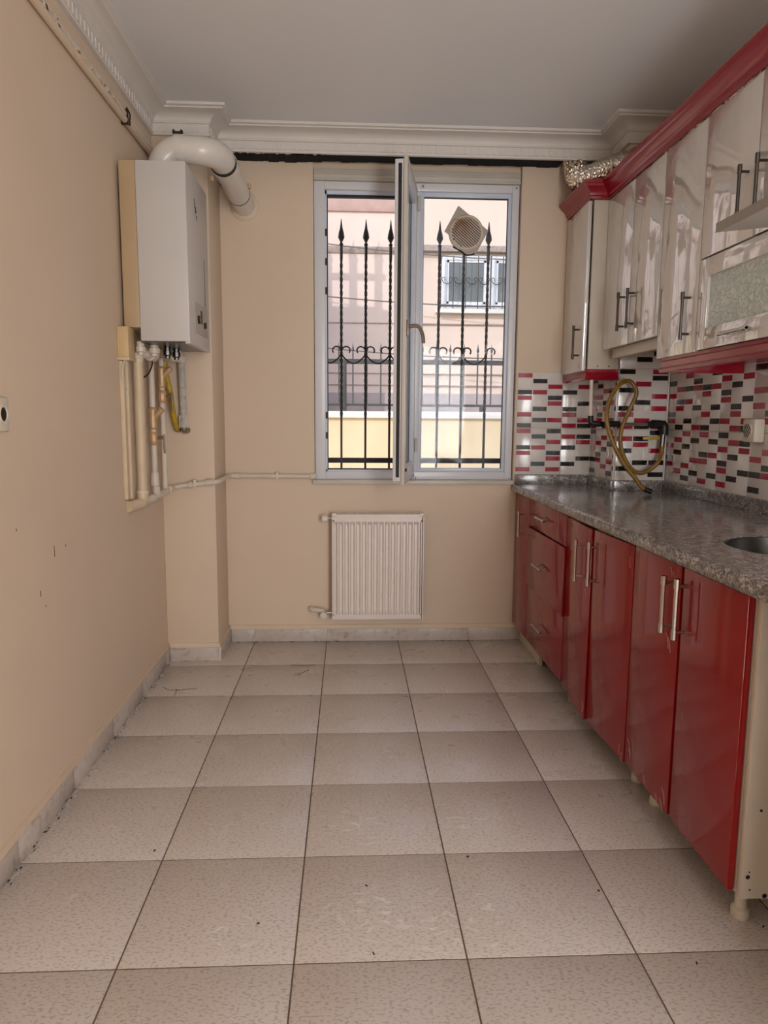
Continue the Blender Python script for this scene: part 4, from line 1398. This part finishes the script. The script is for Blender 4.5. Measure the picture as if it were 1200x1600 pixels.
nz.prism([(0, 0.0), (0, WT1 - WT0), (-0.006, WT1 - WT0 - 0.002), (-0.010, WT1 - WT0 - 0.008), (-0.012, 0.02), (-0.010, 0.006), (-0.006, 0.0)], (WF, 0.38, WT0), (1, 0, 0), (0, 0, 1), (0, YB - 0.382, 0))
nz.build('front_edge', 'granite', wt)
US = 0.052
for a in ((0.912, KX - 0.02, YB - 0.024, YB - 0.0065), (KX - 0.024, KX - 0.0065, KY - 0.024, YB - 0.0065), (KX - 0.0065, XR - 0.024, KY - 0.024, KY - 0.0065), (XR - 0.024, XR - 0.0065, 0.38, KY - 0.0065)):
    MB().box(a[0], a[1], a[2], a[3], WT1, WT1 + US).build('upstand', 'granite', wt, bevel=0.002)
sk = thing('sink', (SC.x, SC.y, 0.72), 'round dark steel sink bowl set into the granite worktop', 'sink')
m = MB()
pr = [(SR - 0.001, 0.886), (SR - 0.006, 0.884), (SR - 0.012, 0.84), (SR - 0.022, 0.76), (SR - 0.06, 0.725), (0.03, 0.715), (0.028, 0.71)]
vv, ff = [], []
for r, z in pr:
    for k in range(40):
        w = 2 * math.pi * k / 40
        vv.append((SC.x + r * math.cos(w), SC.y + r * math.sin(w), z))
for i in range(len(pr) - 1):
    for k in range(40):
        k2 = (k + 1) % 40
        ff.append((i * 40 + k, i * 40 + k2, i * 40 + 40 + k2, i * 40 + 40 + k))
ff.append(tuple((len(pr) - 1) * 40 + k for k in range(40)))
m.add(vv, ff)
m.build('bowl', 'steel', sk)
MB().lathe((SC.x, SC.y, 0.712), (0, 0, 1), [(0.032, 0), (0.032, 0.003), (0.024, 0.005)], 20).build('drain', 'chrome', sk)

# ------------------------------------------------------------------ upper cabinets
UX = 1.24
ZT0, ZT1 = 1.585, 2.287
UG = 'white gloss wall cabinets with red trim'


def ucarcass(root, x0, x1, y0, y1, z0, z1, back=True):
    m = MB().box(x0, x1, y0 + 0.001, y0 + 0.018, z0, z1).box(x0, x1, y1 - 0.018, y1 - 0.001, z0, z1)
    m.box(x0, x1, y0 + 0.018, y1 - 0.018, z0, z0 + 0.016).box(x0, x1, y0 + 0.018, y1 - 0.018, z1 - 0.016, z1)
    m.box(x1 - 0.012, x1 - 0.001, y0 + 0.018, y1 - 0.018, z0 + 0.016, z1 - 0.016)
    return m.build('carcass', 'carcass', root)


u = thing('wall_cabinet', (1.25, 3.68, 1.43), 'slim white wall cabinet with red pelmet beside the window wall', 'cabinet', UG)
ucarcass(u, 1.172, KX - 0.009, 3.500, 3.858, 1.49, ZT1)
d_, (o_, dd, n_) = door(u, 3.500, 3.860, 1.482, ZT1 - 0.004, math.radians(1.2), 'far', 'white_gloss', x=1.152)
bar_handle(d_, o_ + dd * 0.29 + UZ * 1.625, (0, 0, 1), n_, 0.165, 'gunmetal')
MB().sweep([(1.168, 3.860), (1.168, 3.500), (KX - 0.009, 3.500)], [(0.0, 1.437), (0.006, 1.437), (0.010, 1.445), (0.004, 1.462), (0.010, 1.480), (0.010, 1.489), (0.0, 1.489), (-0.016, 1.489), (-0.016, 1.437)]).build('pelmet', 'cornice_red', u)
for x in (1.222, 1.278):
    MB().lathe((x, 3.5005, 1.505), (0, -1, 0), [(0.0035, 0), (0.0035, 0.002)], 8).build('screw_hole', 'hole', u)

u = thing('wall_cabinet', (1.42, 3.18, 1.585), 'white two-door wall cabinet above the gas pipe with no red pelmet', 'cabinet', UG)
ucarcass(u, UX + 0.019, XR - 0.007, 2.872, KY - 0.014, ZT0, ZT1)
for y0, y1, hy, z in ((3.178, 3.496, 3.235, 1.727), (2.872, 3.174, 3.128, 1.727)):
    d_, f_ = door(u, y0, y1, ZT0 - 0.004, ZT1 - 0.003, mt='white_gloss', x=UX)
    bar_handle(d_, (UX, hy, z), (0, 0, 1), (-1, 0, 0), 0.17, 'gunmetal')
MB().box(UX + 0.03, UX + 0.055, 2.875, 3.44, 1.535, ZT0 - 0.001).build('light_rail', 'carcass', u, bevel=0.006)
MB().box(UX + 0.055, XR - 0.02, 2.885, 3.47, 1.575, ZT0 - 0.001).build('bottom_board', 'particle', u)

u = thing('wall_cabinet', (1.42, 2.70, 1.49), 'single-door white wall cabinet between two-door and glazed flap cabinets', 'cabinet', UG)
ucarcass(u, UX + 0.019, XR - 0.007, 2.545, 2.868, 1.495, ZT1)
d_, f_ = door(u, 2.545, 2.868, 1.487, ZT1 - 0.003, mt='white_gloss', x=UX)
bar_handle(d_, (UX, 2.600, 1.620), (0, 0, 1), (-1, 0, 0), 0.17, 'gunmetal')

u = thing('wall_cabinet', (1.42, 2.22, 1.49), 'white wall cabinet with a frosted glass flap under two short doors', 'cabinet', UG)
ucarcass(u, UX + 0.019, XR - 0.007, 1.90, 2.541, 1.495, ZT1)
for y0, y1, hy in ((2.215, 2.541, 2.262), (1.90, 2.211, 2.165)):
    d_, f_ = door(u, y0, y1, 1.806, ZT1 - 0.003, mt='white_gloss', x=UX)
    bar_handle(d_, (UX, hy, 1.945), (0, 0, 1), (-1, 0, 0), 0.17, 'gunmetal')
m = MB()
fy0, fy1, fz0, fz1 = 1.902, 2.541, 1.490, 1.800
m.box(UX, UX + 0.018, fy0, fy0 + 0.05, fz0, fz1).box(UX, UX + 0.018, fy1 - 0.062, fy1, fz0, fz1)
m.box(UX, UX + 0.018, fy0 + 0.05, fy1 - 0.062, fz0, fz0 + 0.072).box(UX, UX + 0.018, fy0 + 0.05, fy1 - 0.062, fz1 - 0.062, fz1)
fd = m.build('flap_door', 'white_gloss', u, bevel=0.0015)
MB().box(UX + 0.010, UX + 0.015, fy0 + 0.045, fy1 - 0.058, fz0 + 0.068, fz1 - 0.058).build('frosted_pane', 'frost', fd, smooth=False)
bar_handle(fd, (UX, 2.255, 1.525), (0, 1, 0), (-1, 0, 0), 0.17, 'chrome', off=0.024)
plm = [(0.0, 1.436), (0.004, 1.430), (0.016, 1.432), (0.020, 1.444), (0.008, 1.452), (0.012, 1.472), (0.006, 1.478), (0.010, 1.488), (0.0, 1.489), (-0.016, 1.489), (-0.016, 1.436)]
pm_ = thing('red_pelmet', (1.25, 2.35, 1.43), 'long red moulded pelmet under the single-door and glazed wall cabinets', 'pelmet')
MB().sweep([(XR - 0.02, 2.845), (UX + 0.022, 2.845), (UX + 0.022, 1.90)][1:], plm).build('front_moulding', 'cornice_red', pm_)
MB().box(UX + 0.036, XR - 0.01, 2.832, 2.846, 1.432, 1.488).build('side_return', 'cornice_red', pm_, bevel=0.001)
MB().box(UX + 0.036, XR - 0.01, 1.905, 2.832, 1.470, 1.488).build('bottom_board', 'cornice_red', pm_)

cor = [(0.0, ZT1 + 0.001), (0.008, ZT1 + 0.001), (0.010, ZT1 + 0.012), (0.016, ZT1 + 0.016), (0.018, ZT1 + 0.026), (0.028, ZT1 + 0.040), (0.044, ZT1 + 0.050), (0.047, ZT1 + 0.058), (0.054, ZT1 + 0.062), (0.056, ZT1 + 0.074), (0.0, ZT1 + 0.074)]
cn = MB().sweep([(1.158, 3.856), (1.158, 3.492), (UX, 3.492), (UX, 1.25)], cor).build('red_cornice', 'cornice_red')
tag(cn, 'dark red moulded cornice running along the tops of the white wall cabinets', 'cornice')

u = thing('wall_cabinet', (1.42, 1.58, 1.80), 'short white wall cabinet above the range hood', 'cabinet', UG)
ucarcass(u, UX + 0.019, XR - 0.007, 1.26, 1.896, 1.80, ZT1)
for y0, y1 in ((1.58, 1.896), (1.262, 1.576)):
    door(u, y0, y1, 1.80, ZT1 - 0.003, mt='white_gloss', x=UX)
hood = thing('range_hood', (1.3, 1.56, 1.70), 'slim metal range hood jutting out from under the wall cabinets', 'range hood')
m = MB()
poly = [(0.945, 1.722), (0.945, 1.744), (1.26, 1.790), (XR - 0.01, 1.790), (XR - 0.01, 1.765), (1.26, 1.757)]
m.prism([(p[0], p[1]) for p in poly], (0, 1.265, 0), (1, 0, 0), (0, 0, 1), (0, 0.597, 0))
m.build('body', 'boiler', hood, bevel=0.001)
MB().obox((0.9435, 1.265, 1.721), (0.002, 0, 0), (0, 0.597, 0), (0, 0, 0.024)).build('front_trim', 'chrome', hood)
MB().prism([(0.0, 0.0), (0.03, 0.012), (0.15, 0.012), (0.18, 0.0), (0.15, -0.010), (0.03, -0.010)], (1.02, 1.76, 1.7325), (0, -1, 0), (1, 0, 0.11), (0, 0, -0.0015)).build('lamp_slot', 'black', hood)

# flexible foil duct over the cabinets
dct = thing('foil_duct', (1.25, 3.6, 2.37), 'crinkled silver foil duct bending from the ceiling gap over the cabinets', 'duct')
path = catmull([(1.165, 3.80, 2.59), (1.162, 3.785, 2.53), (1.165, 3.74, 2.465), (1.18, 3.66, 2.432), (1.218, 3.55, 2.427), (1.275, 3.44, 2.427), (1.345, 3.36, 2.427), (1.42, 3.2, 2.43), (1.43, 2.7, 2.43), (1.43, 2.0, 2.43)], 22)
rr = [0.058 + 0.0045 * (1 if i % 2 else -1) + random.uniform(-0.002, 0.002) for i in range(len(path))]
for i, p in enumerate(path):
    if 3.40 < p.y < 3.62:
        rr[i] *= 0.93
MB().tube(path, rr, 26).build('duct_tube', 'foil', dct)

# ------------------------------------------------------------------ gas pipe with loose hose in the corner
gpz = thing('gas_pipe', (1.4, 3.46, 1.16), 'grey gas pipe with black fittings crossing the tiled column', 'pipe')
MB().tube([(1.185, 3.470, 1.436), (1.188, 3.470, 1.25)], 0.0085, 10).build('drop_pipe', 'pipe_white', gpz)
MB().tube(rounded([(1.188, 3.470, 1.262), (1.188, 3.470, 1.225), (1.235, 3.470, 1.222)], 0.018), 0.014, 12).build('elbow', 'black', gpz)
MB().tube([(1.225, 3.470, 1.222), (1.575, 3.474, 1.222)], 0.0085, 10).build('cross_pipe', 'chrome', gpz)
for a, b, r in ((1.228, 1.275, 0.013), (1.270, 1.335, 0.0155), (1.265, 1.28, 0.018), (1.478, 1.50, 0.015), (1.50, 1.565, 0.020)):
    MB().tube([(a, 3.470, 1.222), (b, 3.471, 1.222)], r, 10).build('fitting', 'black', gpz)
MB().tube(rounded([(1.50, 3.472, 1.224), (1.562, 3.472, 1.222), (1.562, 3.470, 1.168)], 0.02), 0.021, 12).build('elbow', 'black', gpz)
MB().tube([(1.562, 3.465, 1.215), (1.562, 3.506, 1.215)], 0.012, 10).build('wall_stay', 'black', gpz)
MB().tube([(1.553, 3.458, 1.172), (1.548, 3.455, 1.10)], 0.0125, 10).build('hose_tail', 'gunmetal', gpz)
MB().obox((1.45, 3.452, 1.146), (0.085, 0, 0.003), (0, 0.004, 0), (0, 0, 0.014)).build('valve_lever', 'yellow_hose', gpz, bevel=0.001)
hp_ = [(1.548, 3.452, 1.115), (1.546, 3.45, 1.085), (1.527, 3.432, 1.043), (1.496, 3.432, 1.008), (1.449, 3.432, 0.984), (1.399, 3.432, 0.997), (1.359, 3.432, 1.047), (1.331, 3.432, 1.121), (1.332, 3.432, 1.2), (1.369, 3.430, 1.299), (1.392, 3.420, 1.376), (1.356, 3.42, 1.429), (1.303, 3.41, 1.412), (1.256, 3.4, 1.343), (1.239, 3.39, 1.266), (1.25, 3.38, 1.19), (1.28, 3.37, 1.113), (1.321, 3.35, 1.032), (1.363, 3.33, 0.975), (1.399, 3.31, 0.923), (1.437, 3.285, 0.903)]
lh = thing('loose_hose', (1.4, 3.4, 0.89), 'amber rubber hose looped over the gas pipe, its end on the worktop', 'hose')
cp_ = catmull(hp_, 7)
MB().tube(cp_, 0.0105, 12).build('tube', 'hose_brown', lh)
MB().tube(cp_[-6:], 0.0125, 10).build('end_sleeve', 'black', lh)

bpy.context.view_layer.update()
